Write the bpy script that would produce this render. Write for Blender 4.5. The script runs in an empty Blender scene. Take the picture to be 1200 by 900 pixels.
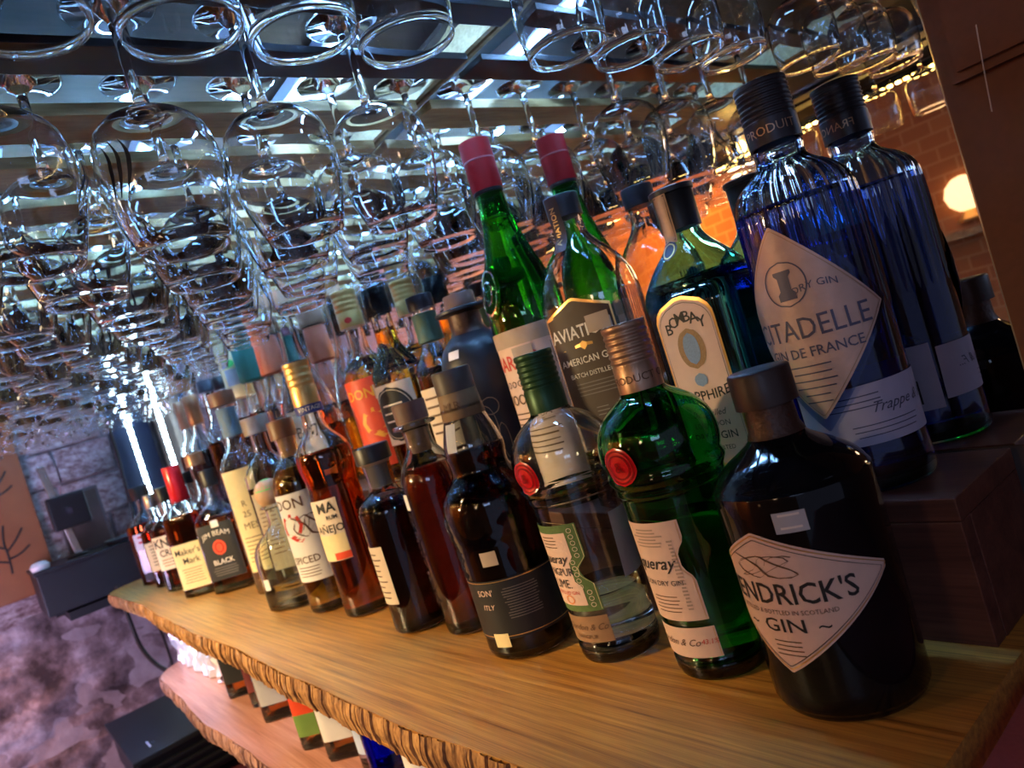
import bpy, bmesh, math, random
from mathutils import Vector, Matrix
PI = math.pi
random.seed(7)
S = bpy.context.scene
C = S.collection

# ---------------------------------------------------------------- camera
cam_d = bpy.data.cameras.new('camera'); cam = bpy.data.objects.new('camera', cam_d); C.objects.link(cam)
def set_camera():
    f, pitch, roll, yaw = 850.0, math.radians(-1.3), math.radians(17.3), math.radians(52.147)
    fw = Vector((0, math.cos(pitch), math.sin(pitch))); rt = Vector((1, 0, 0)); up = Vector((0, -math.sin(pitch), math.cos(pitch)))
    cr, sr = math.cos(roll), math.sin(roll)
    r2 = rt*cr - up*sr; u2 = rt*sr + up*cr
    R = Matrix.Rotation(yaw, 3, 'Z')
    r2, u2, fw = R @ r2, R @ u2, R @ fw
    m = Matrix((r2, u2, -fw)).transposed().to_4x4(); m.translation = (0, 0, 0.27)
    cam.matrix_world = m
    cam_d.sensor_fit = 'HORIZONTAL'; cam_d.sensor_width = 36; cam_d.lens = f/1200*36
    cam_d.clip_start = 0.01
    cam_d.dof.use_dof = True; cam_d.dof.focus_distance = 0.56; cam_d.dof.aperture_fstop = 9.5
set_camera()
S.camera = cam

# ---------------------------------------------------------------- world, lamps, exposure
w = bpy.data.worlds.new('world'); S.world = w; w.use_nodes = True
w.node_tree.nodes['Background'].inputs[0].default_value = (0.20, 0.22, 0.34, 1)
w.node_tree.nodes['Background'].inputs[1].default_value = 0.5
def lamp(name, kind, loc, target, power, col, size=.1, size_y=None, spot=None):
    d = bpy.data.lights.new(name, kind); d.energy = power; d.color = col
    if kind == 'AREA':
        d.size = size
        if size_y: d.shape = 'RECTANGLE'; d.size_y = size_y
    else: d.shadow_soft_size = size
    if kind == 'SPOT': d.spot_size = math.radians(spot or 60); d.spot_blend = .6
    o = bpy.data.objects.new(name, d); C.objects.link(o); o.location = loc
    v = Vector(target) - Vector(loc); o.rotation_euler = v.to_track_quat('-Z', 'Y').to_euler()
    return o
lamp('warm_room_lamp', 'SPOT', (-1.45, -1.25, .60), (-1.25, .34, .02), 85, (1, .72, .36), .06, spot=60)
lamp('warm_near_lamp', 'SPOT', (-.10, -1.15, .58), (-.45, .42, .12), 3.2, (1, .62, .36), .08, spot=42)
lamp('canopy_downlight_far', 'SPOT', (-1.55, -.28, .69), (-1.45, .30, 0), 16, (1, .74, .36), .03, spot=75)  # unseen spot added to brighten the shelf but not the labels
lamp('canopy_downlight_near', 'SPOT', (-.92, -.28, .69), (-.88, .28, 0), 7, (1, .70, .36), .03, spot=70)  # weaker unseen spot, added for the nearer stretch of shelf
lamp('orange_wall_lamp', 'SPOT', (-2.2, -1.2, 1.3), (-3.4, -2.15, .7), 190, (1, .42, .08), .1, spot=120)
lamp('orange_end_lamp', 'SPOT', (-2.35, -1.15, 1.25), (-2.92, -1.0, .86), 120, (1, .36, .04), .08, spot=110)
lamp('violet_wall_lamp', 'AREA', (-2.05, -.42, -.12), (-2.92, .22, -.05), 5.0, (.74, .58, 1.0), .35)
lamp('blue_shelf_lamp', 'AREA', (-1.80, .275, -.045), (-1.82, .33, -.14), .5, (.40, .58, 1), .5, .02)
lamp('blue_bar_lamp', 'AREA', (-.75, .42, -.055), (-.75, .45, -.3), .8, (.5, .6, 1), 1.1, .04)
lamp('cool_room_lamp', 'AREA', (.55, -.75, .75), (-.6, .3, .5), 2.5, (.42, .60, 1), .45)  # unseen area light added for pale glass rims and bluish bottle highlights
S.view_settings.view_transform = 'Standard'; S.view_settings.look = 'None'
S.view_settings.gamma = 1; S.view_settings.use_curve_mapping = False
S.view_settings.exposure = 0.8

# ---------------------------------------------------------------- materials
MATS = {}
def nm(name):
    m = bpy.data.materials.new(name); m.use_nodes = True
    return m, m.node_tree.nodes, m.node_tree.links, m.node_tree.nodes['Principled BSDF']
def plain(name, col, rough=.5, metal=0, spec=.5, noise=.12, nscale=60, bump=0, coat=0, trans=0, ior=1.45):
    if name in MATS: return MATS[name]
    m, N, L, b = nm(name)
    b.inputs['Roughness'].default_value = rough; b.inputs['Metallic'].default_value = metal
    b.inputs['Specular IOR Level'].default_value = spec; b.inputs['Coat Weight'].default_value = coat
    b.inputs['Transmission Weight'].default_value = trans; b.inputs['IOR'].default_value = ior
    if noise:
        tc = N.new('ShaderNodeTexCoord'); n = N.new('ShaderNodeTexNoise'); n.inputs['Scale'].default_value = nscale; n.inputs['Detail'].default_value = 4
        mx = N.new('ShaderNodeMix'); mx.data_type = 'RGBA'
        mx.inputs[6].default_value = (*[c*(1-noise) for c in col], 1); mx.inputs[7].default_value = (*[min(1, c*(1+noise)) for c in col], 1)
        L.new(tc.outputs['Object'], n.inputs['Vector']); L.new(n.outputs['Fac'], mx.inputs[0]); L.new(mx.outputs[2], b.inputs['Base Color'])
        if bump:
            bp = N.new('ShaderNodeBump'); bp.inputs['Strength'].default_value = bump; bp.inputs['Distance'].default_value = .002
            L.new(n.outputs['Fac'], bp.inputs['Height']); L.new(bp.outputs[0], b.inputs['Normal'])
    else: b.inputs['Base Color'].default_value = (*col, 1)
    MATS[name] = m; return m
def glass(name, col, rough=0.0, ior=1.45, bump=0):
    if name in MATS: return MATS[name]
    m, N, L, b = nm(name)
    b.inputs['Base Color'].default_value = (*col, 1); b.inputs['Roughness'].default_value = rough
    b.inputs['Transmission Weight'].default_value = 1; b.inputs['IOR'].default_value = ior
    if bump:
        tc = N.new('ShaderNodeTexCoord'); n = N.new('ShaderNodeTexNoise'); n.inputs['Scale'].default_value = 45
        bp = N.new('ShaderNodeBump'); bp.inputs['Strength'].default_value = bump; bp.inputs['Distance'].default_value = .002
        L.new(tc.outputs['Object'], n.inputs['Vector']); L.new(n.outputs['Fac'], bp.inputs['Height']); L.new(bp.outputs[0], b.inputs['Normal'])
    MATS[name] = m; return m
def emit(name, col, s):
    if name in MATS: return MATS[name]
    m, N, L, b = nm(name); b.inputs['Base Color'].default_value = (*col, 1)
    b.inputs['Emission Color'].default_value = (*col, 1); b.inputs['Emission Strength'].default_value = s
    MATS[name] = m; return m
def wood(name, cols, sc=(2.2, 46, 46), rough=.38, coat=.25, bump=.25, ring=8):
    if name in MATS: return MATS[name]
    m, N, L, b = nm(name)
    tc = N.new('ShaderNodeTexCoord'); mp = N.new('ShaderNodeMapping'); mp.inputs['Scale'].default_value = sc
    n = N.new('ShaderNodeTexNoise'); n.inputs['Scale'].default_value = 1.6; n.inputs['Detail'].default_value = 7; n.inputs['Roughness'].default_value = .62; n.inputs['Distortion'].default_value = .35
    mp2 = N.new('ShaderNodeMapping'); mp2.inputs['Scale'].default_value = tuple(s*k for s, k in zip(sc, (2.5, 5, 5)))
    n2 = N.new('ShaderNodeTexNoise'); n2.inputs['Scale'].default_value = 2; n2.inputs['Detail'].default_value = 3
    r = N.new('ShaderNodeValToRGB'); e = r.color_ramp.elements
    e[0].position = .30; e[0].color = (*cols[0], 1); e[1].position = .70; e[1].color = (*cols[-1], 1)
    for i, c in enumerate(cols[1:-1]):
        q = e.new(.30 + .40*(i+1)/(len(cols)-1)); q.color = (*c, 1)
    mx = N.new('ShaderNodeMix'); mx.data_type = 'FLOAT'; mx.inputs[0].default_value = .35
    L.new(tc.outputs['Object'], mp.inputs[0]); L.new(tc.outputs['Object'], mp2.inputs[0])
    L.new(mp.outputs[0], n.inputs['Vector']); L.new(mp2.outputs[0], n2.inputs['Vector'])
    L.new(n.outputs['Fac'], mx.inputs[2]); L.new(n2.outputs['Fac'], mx.inputs[3]); L.new(mx.outputs[0], r.inputs[0])
    L.new(r.outputs[0], b.inputs['Base Color'])
    bp = N.new('ShaderNodeBump'); bp.inputs['Strength'].default_value = bump; bp.inputs['Distance'].default_value = .0015
    L.new(mx.outputs[0], bp.inputs['Height']); L.new(bp.outputs[0], b.inputs['Normal'])
    b.inputs['Roughness'].default_value = rough; b.inputs['Coat Weight'].default_value = coat; b.inputs['Coat Roughness'].default_value = .3
    MATS[name] = m; return m
def stone(name, c1, c2, c3, rough=.9, bump=.8, scale=9):
    if name in MATS: return MATS[name]
    m, N, L, b = nm(name)
    tc = N.new('ShaderNodeTexCoord'); oi = N.new('ShaderNodeObjectInfo'); ad = N.new('ShaderNodeVectorMath'); ad.operation = 'ADD'
    cm = N.new('ShaderNodeCombineXYZ'); mu = N.new('ShaderNodeMath'); mu.operation = 'MULTIPLY'; mu.inputs[1].default_value = 37
    L.new(oi.outputs['Random'], mu.inputs[0]); L.new(mu.outputs[0], cm.inputs[0]); L.new(tc.outputs['Object'], ad.inputs[0]); L.new(cm.outputs[0], ad.inputs[1])
    n = N.new('ShaderNodeTexNoise'); n.inputs['Scale'].default_value = scale; n.inputs['Detail'].default_value = 8; n.inputs['Roughness'].default_value = .65
    L.new(ad.outputs[0], n.inputs['Vector'])
    r = N.new('ShaderNodeValToRGB'); e = r.color_ramp.elements; e[0].position = .36; e[0].color = (*c1, 1); e[1].position = .66; e[1].color = (*c3, 1); q = e.new(.5); q.color = (*c2, 1)
    L.new(n.outputs['Fac'], r.inputs[0]); L.new(r.outputs[0], b.inputs['Base Color'])
    bp = N.new('ShaderNodeBump'); bp.inputs['Strength'].default_value = bump; bp.inputs['Distance'].default_value = .012
    L.new(n.outputs['Fac'], bp.inputs['Height']); L.new(bp.outputs[0], b.inputs['Normal']); b.inputs['Roughness'].default_value = rough
    MATS[name] = m; return m

# ---------------------------------------------------------------- mesh helpers
def obj(name, verts, faces, mat, parent=None, smooth=False, loc=(0, 0, 0)):
    me = bpy.data.meshes.new(name); me.from_pydata(verts, [], faces); me.update()
    if smooth: me.polygons.foreach_set('use_smooth', [True]*len(me.polygons))
    me.materials.append(mat)
    o = bpy.data.objects.new(name, me); C.objects.link(o); o.location = loc
    if parent: o.parent = parent
    return o
def bobj(name, bm, mat, parent=None, smooth=False, loc=(0, 0, 0)):
    me = bpy.data.meshes.new(name); bm.to_mesh(me); bm.free()
    if smooth: me.polygons.foreach_set('use_smooth', [True]*len(me.polygons))
    me.materials.append(mat)
    o = bpy.data.objects.new(name, me); C.objects.link(o); o.location = loc
    if parent: o.parent = parent
    return o
def add_box(bm, c, s, bev=0, rot=None):
    m = Matrix.Translation(c) @ (rot.to_4x4() if rot else Matrix.Identity(4)) @ Matrix.Diagonal((*s, 1))
    r = bmesh.ops.create_cube(bm, size=1, matrix=m)
    if bev:
        es = list({e for v in r['verts'] for e in v.link_edges})
        bmesh.ops.bevel(bm, geom=es, offset=bev, segments=2, affect='EDGES', profile=.6)
def box(name, c, s, mat, parent=None, bev=0, rot=None):
    bm = bmesh.new(); add_box(bm, (0, 0, 0), s, bev, rot); return bobj(name, bm, mat, parent, loc=c)
def tube(name, pts, r, mat, parent=None, seg=8):
    cu = bpy.data.curves.new(name, 'CURVE'); cu.dimensions = '3D'; cu.bevel_depth = r; cu.bevel_resolution = 3; cu.use_fill_caps = True
    sp = cu.splines.new('NURBS'); sp.points.add(len(pts)-1)
    for p, q in zip(sp.points, pts): p.co = (*q, 1)
    sp.use_endpoint_u = True; sp.order_u = 3
    t = bpy.data.objects.new(name+'_c', cu); me = bpy.data.meshes.new_from_object(t); bpy.data.objects.remove(t)
    me.name = name; me.materials.clear(); me.materials.append(mat); me.polygons.foreach_set('use_smooth', [True]*len(me.polygons))
    o = bpy.data.objects.new(name, me); C.objects.link(o)
    if parent: o.parent = parent
    return o
def tag(o, label=None, cat=None, group=None, kind=None):
    if label: o['label'] = label
    if cat: o['category'] = cat
    if group: o['group'] = group
    if kind: o['kind'] = kind
    return o
def empty(name, loc=(0, 0, 0), rz=0):
    o = bpy.data.objects.new(name, None); o.empty_display_size = .02; C.objects.link(o); o.location = loc; o.rotation_euler = (0, 0, rz); return o
def copy_tree(o, parent=None):
    c = o.copy(); C.objects.link(c); c.parent = parent
    for ch in list(o.children): copy_tree(ch, c)
    return c

# rows: (z, rx, ry, p, flute)
def norm(rows): return [tuple(list(r) + [r[1], 2.0, 0.0][len(r)-2:]) if len(r) < 5 else r for r in rows]
def fill(r):
    z, rx = r[0], r[1]
    ry = r[2] if len(r) > 2 and r[2] is not None else rx
    p = r[3] if len(r) > 3 else 2.0
    f = r[4] if len(r) > 4 else 0.0
    return (z, rx, ry, p, f)
def smooth_rows(rows, k=3):
    rows = [fill(r) for r in rows]; out = []
    n = len(rows)
    for i in range(n-1):
        a, b, c_, d = rows[max(i-1, 0)], rows[i], rows[i+1], rows[min(i+2, n-1)]
        for j in range(k):
            t = j/k; q = []
            for m in range(5):
                v = .5*((2*b[m]) + (-a[m]+c_[m])*t + (2*a[m]-5*b[m]+4*c_[m]-d[m])*t*t + (-a[m]+3*b[m]-3*c_[m]+d[m])*t**3)
                lo, hi = min(b[m], c_[m]), max(b[m], c_[m])
                ext = (hi-lo)*.08 if m in (1, 2) else 0
                q.append(min(max(v, lo-ext), hi+ext))
            out.append(tuple(q))
    out.append(rows[-1]); return out
def rad(phi, rx, ry, p):
    c, s = abs(math.cos(phi))/rx, abs(math.sin(phi))/ry
    return (c**p + s**p)**(-1/p)
NF = 26
def ring(r, seg, off=0):
    z, rx, ry, p, f = r; rx = max(rx+off, .0004); ry = max(ry+off, .0004); out = []
    for i in range(seg):
        ph = 2*PI*i/seg
        R = rad(ph, rx, ry, p)
        if f: R *= 1 + f*(abs(math.cos(NF*ph/2))-.6)
        out.append((R*math.cos(ph), R*math.sin(ph), z))
    return out
def loft(rings, cap0=True, cap1=True):
    V = []; F = []; n = len(rings[0])
    for r in rings: V += r
    for k in range(len(rings)-1):
        for i in range(n):
            j = (i+1) % n; a = k*n
            F.append((a+i, a+j, a+n+j, a+n+i))
    if cap0: F.append(tuple(reversed(range(n))))
    if cap1: F.append(tuple(range((len(rings)-1)*n, len(rings)*n)))
    return V, F
def at_z(rows, z):
    for a, b in zip(rows, rows[1:]):
        if a[0] <= z <= b[0] and b[0] > a[0]:
            t = (z-a[0])/(b[0]-a[0]); return tuple(x+(y-x)*t for x, y in zip(a, b))
    return rows[0] if z < rows[0][0] else rows[-1]
def lathe(name, rows, mat, parent=None, seg=32, loc=(0, 0, 0)):
    V, F = loft([ring(fill(r), seg) for r in rows]); o = obj(name, V, F, mat, parent, True, loc)
    m = o.data
    # keep crisp rims on caps
    bm = bmesh.new(); bm.from_mesh(m)
    for e in bm.edges:
        if len(e.link_faces) == 2 and e.calc_face_angle(0) > .7: e.smooth = False
    bm.to_mesh(m); bm.free(); return o

class Bottle:
    def __init__(s, name, label, cat, loc, rz, rows, gmat, seg=40, thick=.0028, liquid=None, lmat=None, group=None, solid=False, k=3):
        s.root = empty(name, loc, math.radians(rz)); tag(s.root, label, cat, group)
        s.rows = smooth_rows(rows, k)
        outer = [ring(r, seg) for r in s.rows]
        if solid: V, F = loft(outer); s.body = obj('glass_body', V, F, gmat, s.root, True)
        else:
            zb = s.rows[0][0] + .007
            inn = [r for r in s.rows if r[0] > zb+.002]
            r0 = at_z(s.rows, zb+.002)
            inner = [(zb, r0[1]*.55, r0[2]*.55, r0[3], 0), (zb+.0015, r0[1]*.9, r0[2]*.9, r0[3], 0)] + [(r[0], r[1], r[2], r[3], 0) for r in inn]
            offs = [-thick*.6, -thick] + [-thick]*len(inn)
            irings = [ring(r, seg, o) for r, o in zip(inner, offs)]
            V, F = loft(outer + irings[::-1]); s.body = obj('glass_body', V, F, gmat, s.root, True)
            if liquid:
                lr = [(r, o) for r, o in zip(inner, offs) if r[0] < liquid]
                top = at_z(s.rows, liquid); lr.append(((liquid, top[1], top[2], top[3], 0), -thick))
                V, F = loft([ring(r, seg, o+.0002) for r, o in lr]); s.liq = obj('liquid', V, F, lmat, s.root, True)
    def pt(s, u, z, off, az=0):
        r = at_z(s.rows, z); _, rx, ry, p, f = r
        if p > 3.2: ph = -PI/2 + math.atan(u/ry) if abs(az) < 1 else -PI/2 + az + math.atan(u/rx)
        else: ph = -PI/2 + az + u/((rx+ry)/2)
        if p > 3.2 and abs(az) < 1: ph = -PI/2 + math.atan(u/ry)
        R = rad(ph, rx, ry, p) + off
        return (R*math.cos(ph), R*math.sin(ph), z)
    def patch(s, name, mat, z0, z1, span, az=0, off=.0005, nu=18, nv=10, parent=None, label=None):
        # span(v in 0..1) -> (u_left, u_right)
        V = []; F = []
        for j in range(nv+1):
            v = j/nv; a, b = span(v); z = z0+(z1-z0)*v
            for i in range(nu+1): V.append(s.pt(a+(b-a)*i/nu, z, off, az))
        for j in range(nv):
            for i in range(nu):
                q = j*(nu+1)+i; F.append((q, q+1, q+nu+2, q+nu+1))
        o = obj(name, V, F, mat, parent or s.root, True)
        if label: o['label'] = label
        return o
    def text(s, txt, size, u, z, mat, az=0, off=.0009, parent=None, shear=0, arc=0, sx=1, bold=0, name='lettering', vert=False):
        cu = bpy.data.curves.new('t', 'FONT'); cu.body = txt; cu.size = size; cu.align_x = 'CENTER'; cu.align_y = 'CENTER'
        cu.shear = shear; cu.offset = bold*size*.02; cu.resolution_u = 2
        t = bpy.data.objects.new('t', cu); me = bpy.data.meshes.new_from_object(t); bpy.data.objects.remove(t)
        bm = bmesh.new(); bm.from_mesh(me)
        bmesh.ops.triangulate(bm, faces=bm.faces)
        long = [e for e in bm.edges if e.calc_length() > size*.45]
        if long: bmesh.ops.subdivide_edges(bm, edges=long, cuts=1)
        for v in bm.verts:
            x, y = v.co.x*sx, v.co.y
            y = max(min(y, size), -size)
            if vert: x, y = -y, x
            if arc: y += -x*x/(2*arc)
            v.co = s.pt(u+x, z+y, off, az)
        bm.to_mesh(me); bm.free(); me.materials.clear(); me.materials.append(mat); me.name = name
        o = bpy.data.objects.new(name, me); C.objects.link(o); o.parent = parent or s.root; return o
    def cap(s, name, z0, z1, r, mat, ribs=0, bev=.0015, parent=None, rtop=None, seg=32, label=None, knurl=False):
        rt = rtop or r
        rows = [(z0, r)]
        if ribs:
            n = ribs
            for i in range(n):
                a = z1-(z1-z0)*.62 + (z1-z0)*.56*i/n; d = (z1-z0)*.56/n
                rows += [(a, r), (a+d*.25, r*.955), (a+d*.5, r*.955), (a+d*.75, r)]
        rows += [(z1-bev, rt), (z1-bev*.3, rt-bev*.4), (z1, rt-bev)]
        o = lathe(name, rows, mat, parent or s.root, seg)
        if label: o['label'] = label
        return o

def rect(w_, u0=0): return lambda v: (u0-w_/2, u0+w_/2)
def diamond(wl, wr, mid=.6, u0=0, tip=.0008):
    def f(v):
        t = (v/mid) if v < mid else (1-v)/(1-mid)
        t = max(min(t, 1), 0)**.92
        return (u0-wl*t-tip, u0+wr*t+tip)
    return f
def oval(w_, u0=0): return lambda v: (u0-w_/2*math.sqrt(max(0.001, 1-(2*v-1)**2)), u0+w_/2*math.sqrt(max(0.001, 1-(2*v-1)**2)))
def arch(w_, k=.82, u0=0): return lambda v: (u0-w_/2*(1 if v < k else math.sqrt(max(.02, 1-((v-k)/(1-k))**2))), u0+w_/2*(1 if v < k else math.sqrt(max(.02, 1-((v-k)/(1-k))**2))))
def outline(B, name, mat, z0, z1, span, az, off, t=.0008, parent=None, n=40):
    # closed thin line following a label outline
    P = []
    for j in range(n+1): P.append((span(j/n)[0], z0+(z1-z0)*j/n))
    for j in range(n, -1, -1): P.append((span(j/n)[1], z0+(z1-z0)*j/n))
    cu = sum(p[0] for p in P)/len(P); cz = (z0+z1)/2; V = []; F = []
    for (u, z) in P:
        d = math.hypot(u-cu, z-cz) or 1; V.append(B.pt(u, z, off, az)); V.append(B.pt(u-(u-cu)/d*t, z-(z-cz)/d*t, off, az))
    m = len(P)
    # extra subdivision across the top and bottom edges
    for i in range(m): a = 2*i; b = 2*((i+1) % m); F.append((a, b, b+1, a+1))
    return obj(name, V, F, mat, parent or B.root, True)
def lines(B, name, mat, z, n, dz, w_, az=0, u0=0, off=.0009, t=.0006, parent=None, jag=.15):
    V = []; F = []
    for k in range(n):
        ww = w_*(1-random.random()*jag); zz = z-k*dz; m = 8
        for i in range(m+1):
            u = u0-ww/2+ww*i/m
            V += [B.pt(u, zz, off, az), B.pt(u, zz+t, off, az)]
        b = k*2*(m+1)
        for i in range(m): F.append((b+2*i, b+2*i+2, b+2*i+3, b+2*i+1))
    return obj(name, V, F, mat, parent or B.root, True)

# palette
M_clear = glass('clear_glass', (.97, .985, .99)); M_aqua = glass('aqua_clear_glass', (.90, .97, .96))
M_green = glass('green_glass', (.06, .62, .16)); M_lime = glass('lime_green_glass', (.10, .70, .12))
M_blue = glass('blue_glass', (.30, .50, .97)); M_turq = glass('turquoise_glass', (.30, .78, .90)); M_smoke = glass('smoky_glass', (.62, .66, .72))
M_water = glass('clear_spirit', (.97, .98, .98), ior=1.35); M_amber = glass('amber_spirit', (.86, .26, .02), ior=1.36)
M_gold = glass('golden_spirit', (.95, .50, .04), ior=1.36); M_redsp = glass('ruby_spirit', (.55, .05, .02), ior=1.36)
M_dark = glass('dark_spirit', (.10, .012, .006), ior=1.36); M_deep = glass('deep_amber_spirit', (.60, .09, .01), ior=1.36)
M_bluel = glass('blue_spirit', (.16, .30, 1.0), ior=1.35); M_turql = glass('turquoise_spirit', (.30, .72, .86), ior=1.35)
M_grnl = glass('green_tinted_spirit', (.80, .95, .75), ior=1.35)
M_blackg = plain('black_glass', (.003, .003, .004), .07, 0, .35, 0)
M_matteb = plain('matte_black_ceramic', (.012, .014, .02), .38, 0, .4, .2, 30)
M_paper = plain('cream_paper', (.74, .60, .44), .6, noise=.08, nscale=120)
M_pink = plain('pinkish_paper', (.72, .50, .40), .55, noise=.08, nscale=120)
M_yell = plain('yellow_paper', (.80, .66, .34), .6, noise=.08, nscale=120)
M_white = plain('white_paper', (.80, .78, .74), .6, noise=.05, nscale=120)
M_grey = plain('grey_paper', (.42, .42, .44), .6, noise=.08, nscale=120)
M_ink = plain('black_ink', (.02, .018, .016), .6, noise=0); M_brn = plain('brown_ink', (.12, .06, .03), .6, noise=0)
M_goldi = plain('gold_foil', (.75, .45, .15), .3, .8, noise=0); M_red = plain('red_ink', (.55, .03, .02), .5, noise=0)
M_greeni = plain('olive_green_ink', (.10, .17, .05), .6, noise=.35, nscale=400); M_blueink = plain('navy_ink', (.02, .03, .16), .5, noise=0)
M_wtext = plain('pale_ink', (.75, .68, .60), .6, noise=0); M_blklab = plain('black_paper', (.012, .012, .014), .55, noise=.2)
M_capred = plain('dark_red_cap', (.26, .003, .004), .55, spec=.15, noise=.05); M_blkcap = plain('black_cap', (.010, .010, .011), .4, noise=.2)
M_capgrey = plain('dark_pewter_cap', (.045, .042, .05), .42, .6, noise=.15); M_capcop = plain('copper_cap', (.42, .26, .17), .38, .75, noise=.1)
M_capgrn = plain('dark_green_cap', (.015, .06, .022), .38, .4, noise=.15); M_capgold = plain('gold_cap', (.62, .38, .13), .35, .8, noise=.1)
M_cork = plain('cork', (.48, .27, .13), .8, noise=.3, nscale=250, bump=.3); M_woodcap = plain('brown_wood_cap', (.17, .07, .03), .45, noise=.3, nscale=40)
M_wax = plain('red_wax', (.60, .01, .015), .25, noise=.05, coat=.5); M_silver = plain('silver_metal', (.6, .6, .6), .25, 1, noise=.05)
M_orange = plain('orange_paper', (.36, .07, .02), .55, noise=.1); M_teal = plain('teal_paper', (.01, .12, .09), .55, noise=.1)
M_redlab = plain('scarlet_paper', (.75, .07, .02), .5, noise=.12); M_bluelab = plain('blue_grey_paper', (.12, .20, .26), .6, noise=.1)
M_sage = plain('sage_paper', (.05, .12, .09), .6, noise=.15)

#@@STRUCT
M_oak = wood('oak_board', [(.11, .034, .006), (.42, .17, .030), (.64, .30, .055), (.80, .43, .10)], sc=(2.6, 120, 120), rough=.33, coat=.3)
M_bark = wood('bark_edge', [(.035, .014, .006), (.24, .10, .03), (.50, .25, .08), (.62, .34, .12)], sc=(60, 30, 12), rough=.8, coat=0, bump=.8)
M_red_oak = wood('reddish_oak_board', [(.20, .07, .05), (.42, .18, .13), (.52, .25, .19), (.62, .34, .28)], rough=.45, coat=.1)
M_riser = wood('dark_red_timber', [(.035, .010, .008), (.09, .028, .018), (.13, .042, .026), (.17, .06, .036)], sc=(3, 40, 40), rough=.5, coat=.1)
M_slat = wood('pale_slat_wood', [(.16, .08, .03), (.32, .19, .07), (.42, .27, .11), (.50, .34, .15)], sc=(30, 2.5, 30), rough=.6, coat=0)
M_ceil = wood('dark_ceiling_board', [(.030, .016, .016), (.05, .026, .022), (.07, .036, .03), (.085, .045, .036)], sc=(20, 2, 20), rough=.6, coat=0)
M_panel = plain('rust_brown_panel', (.16, .050, .016), .62, noise=.15, nscale=180, bump=.2)

def shelf(name, x0, x1, yb, yf, z, th, mat, bark, wob, seed, endround=.10):
    random.seed(seed)
    n = 220; ph = [random.random()*6 for _ in range(5)]
    def fy(x):
        y = yf + wob*(math.sin(3.1*x+ph[0])*.6 + math.sin(7.3*x+ph[1])*.35 + math.sin(17*x+ph[2])*.16 + math.sin(41*x+ph[3])*.07)
        t = (x-x0)/endround
        if t < 1: y += (1-math.sqrt(max(0, 1-(1-t)**2)))*.10
        return y
    root = empty(name, (0, 0, z))
    V = []; F = []
    for i in range(n+1):
        x = x0+(x1-x0)*i/n; y = fy(x)+.0015
        V += [(x, yb, 0), (x, y, 0), (x, y, -th), (x, yb, -th)]
    for i in range(n):
        a = 4*i
        for k in range(4): F.append((a+k, a+(k+1) % 4, a+4+(k+1) % 4, a+4+k))
    F += [(3, 2, 1, 0), (4*n, 4*n+1, 4*n+2, 4*n+3)]
    obj('board', V, F, mat, root)
    # bark edge: uneven blocks split by cracks
    V = []; F = []; x = x0+.002; m = 5; cols = []
    while x < x1-.003:
        wdt = random.uniform(.004, .014); d0 = random.uniform(-.0022, .0018)
        for q, (xx, dd) in enumerate(((x, -.0025), (x+.0009, d0), (x+wdt-.0009, d0+random.uniform(-.001, .001)), (x+wdt, -.0025))):
            col = []
            for j in range(m+1):
                v = j/m; bul = .0035*math.sin(PI*min(1, v*1.1))
                col.append((min(xx, x1), fy(xx)-dd*-1*-1 - bul + random.uniform(-.0006, .0006), -.0003 - (th-.001)*v))
            cols.append(col)
        x += wdt
    for c_ in cols: V += c_
    for i in range(len(cols)-1):
        for j in range(m): a = i*(m+1)+j; F.append((a, a+1, a+m+2, a+m+1))
    obj('bark_edge', V, F, bark, root)
    return root, fy
sh, SHFY = shelf('oak_shelf', -2.42, -.201, .60, .248, 0, .033, M_oak, M_bark, .010, 3)
tag(sh, 'live-edge golden oak shelf carrying the long row of liquor bottles', 'shelf')
sh2, _ = shelf('lower_shelf', -2.07, -.10, .60, .252, -.19, .034, M_red_oak, wood('pink_bark_edge', [(.05, .02, .02), (.25, .12, .10), (.42, .22, .18), (.5, .3, .26)], sc=(60, 30, 12), rough=.8, coat=0, bump=.8), .012, 11)
tag(sh2, 'lower live-edge shelf of reddish wood beneath the golden oak shelf', 'shelf')

# riser steps behind the front row
def riser(name, x0, x1, y0, y1, z1, label):
    r = empty(name, ((x0+x1)/2, (y0+y1)/2, 0)); lx = x1-x0; ly = y1-y0
    box('top_board', (0, 0, z1-.008), (lx, ly, .016), M_riser, r, .0012)
    box('front_board', (0, -ly/2+.008, (z1-.016)/2), (lx-.001, .016, z1-.0165), M_riser, r, .001)
    box('end_board', (lx/2-.009, .008, (z1-.016)/2), (.018, ly-.0165, z1-.0165), M_riser, r, .001)
    tag(r, label, 'riser'); return r
riser('wooden_riser', -.80, -.214, .486, .596, .103, 'dark red timber riser box under the blue gin bottle by the panel')
riser('wooden_riser', -2.2, -.803, .500, .596, .150, 'taller dark timber riser carrying the back row at the far end')
box('trim_1', (-.235, .599, .052), (.0, .0, .0), M_riser) if False else None

# mirror on the back wall
mm, N_, L_, b_ = nm('mirror_silver'); b_.inputs['Metallic'].default_value = 1; b_.inputs['Roughness'].default_value = .012; b_.inputs['Base Color'].default_value = (.86, .84, .82, 1)
mir = empty('wall_mirror', (-1.30, .604, .40)); tag(mir, 'large frameless mirror behind the back row of bottles', 'mirror')
box('mirror_plate', (0, 0, 0), (2.215, .006, .594), mm, mir)
box('polished_edge', (1.1085, -.001, 0), (.0022, .008, .594), plain('polished_glass_edge', (.75, .62, .5), .15, .6, noise=0), mir)
tag(box('wall_back', (-1.2, .66, .2), (4.6, .10, 2.6), plain('back_wall_plaster', (.10, .07, .06), .9, noise=.3)), kind='structure')
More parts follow.
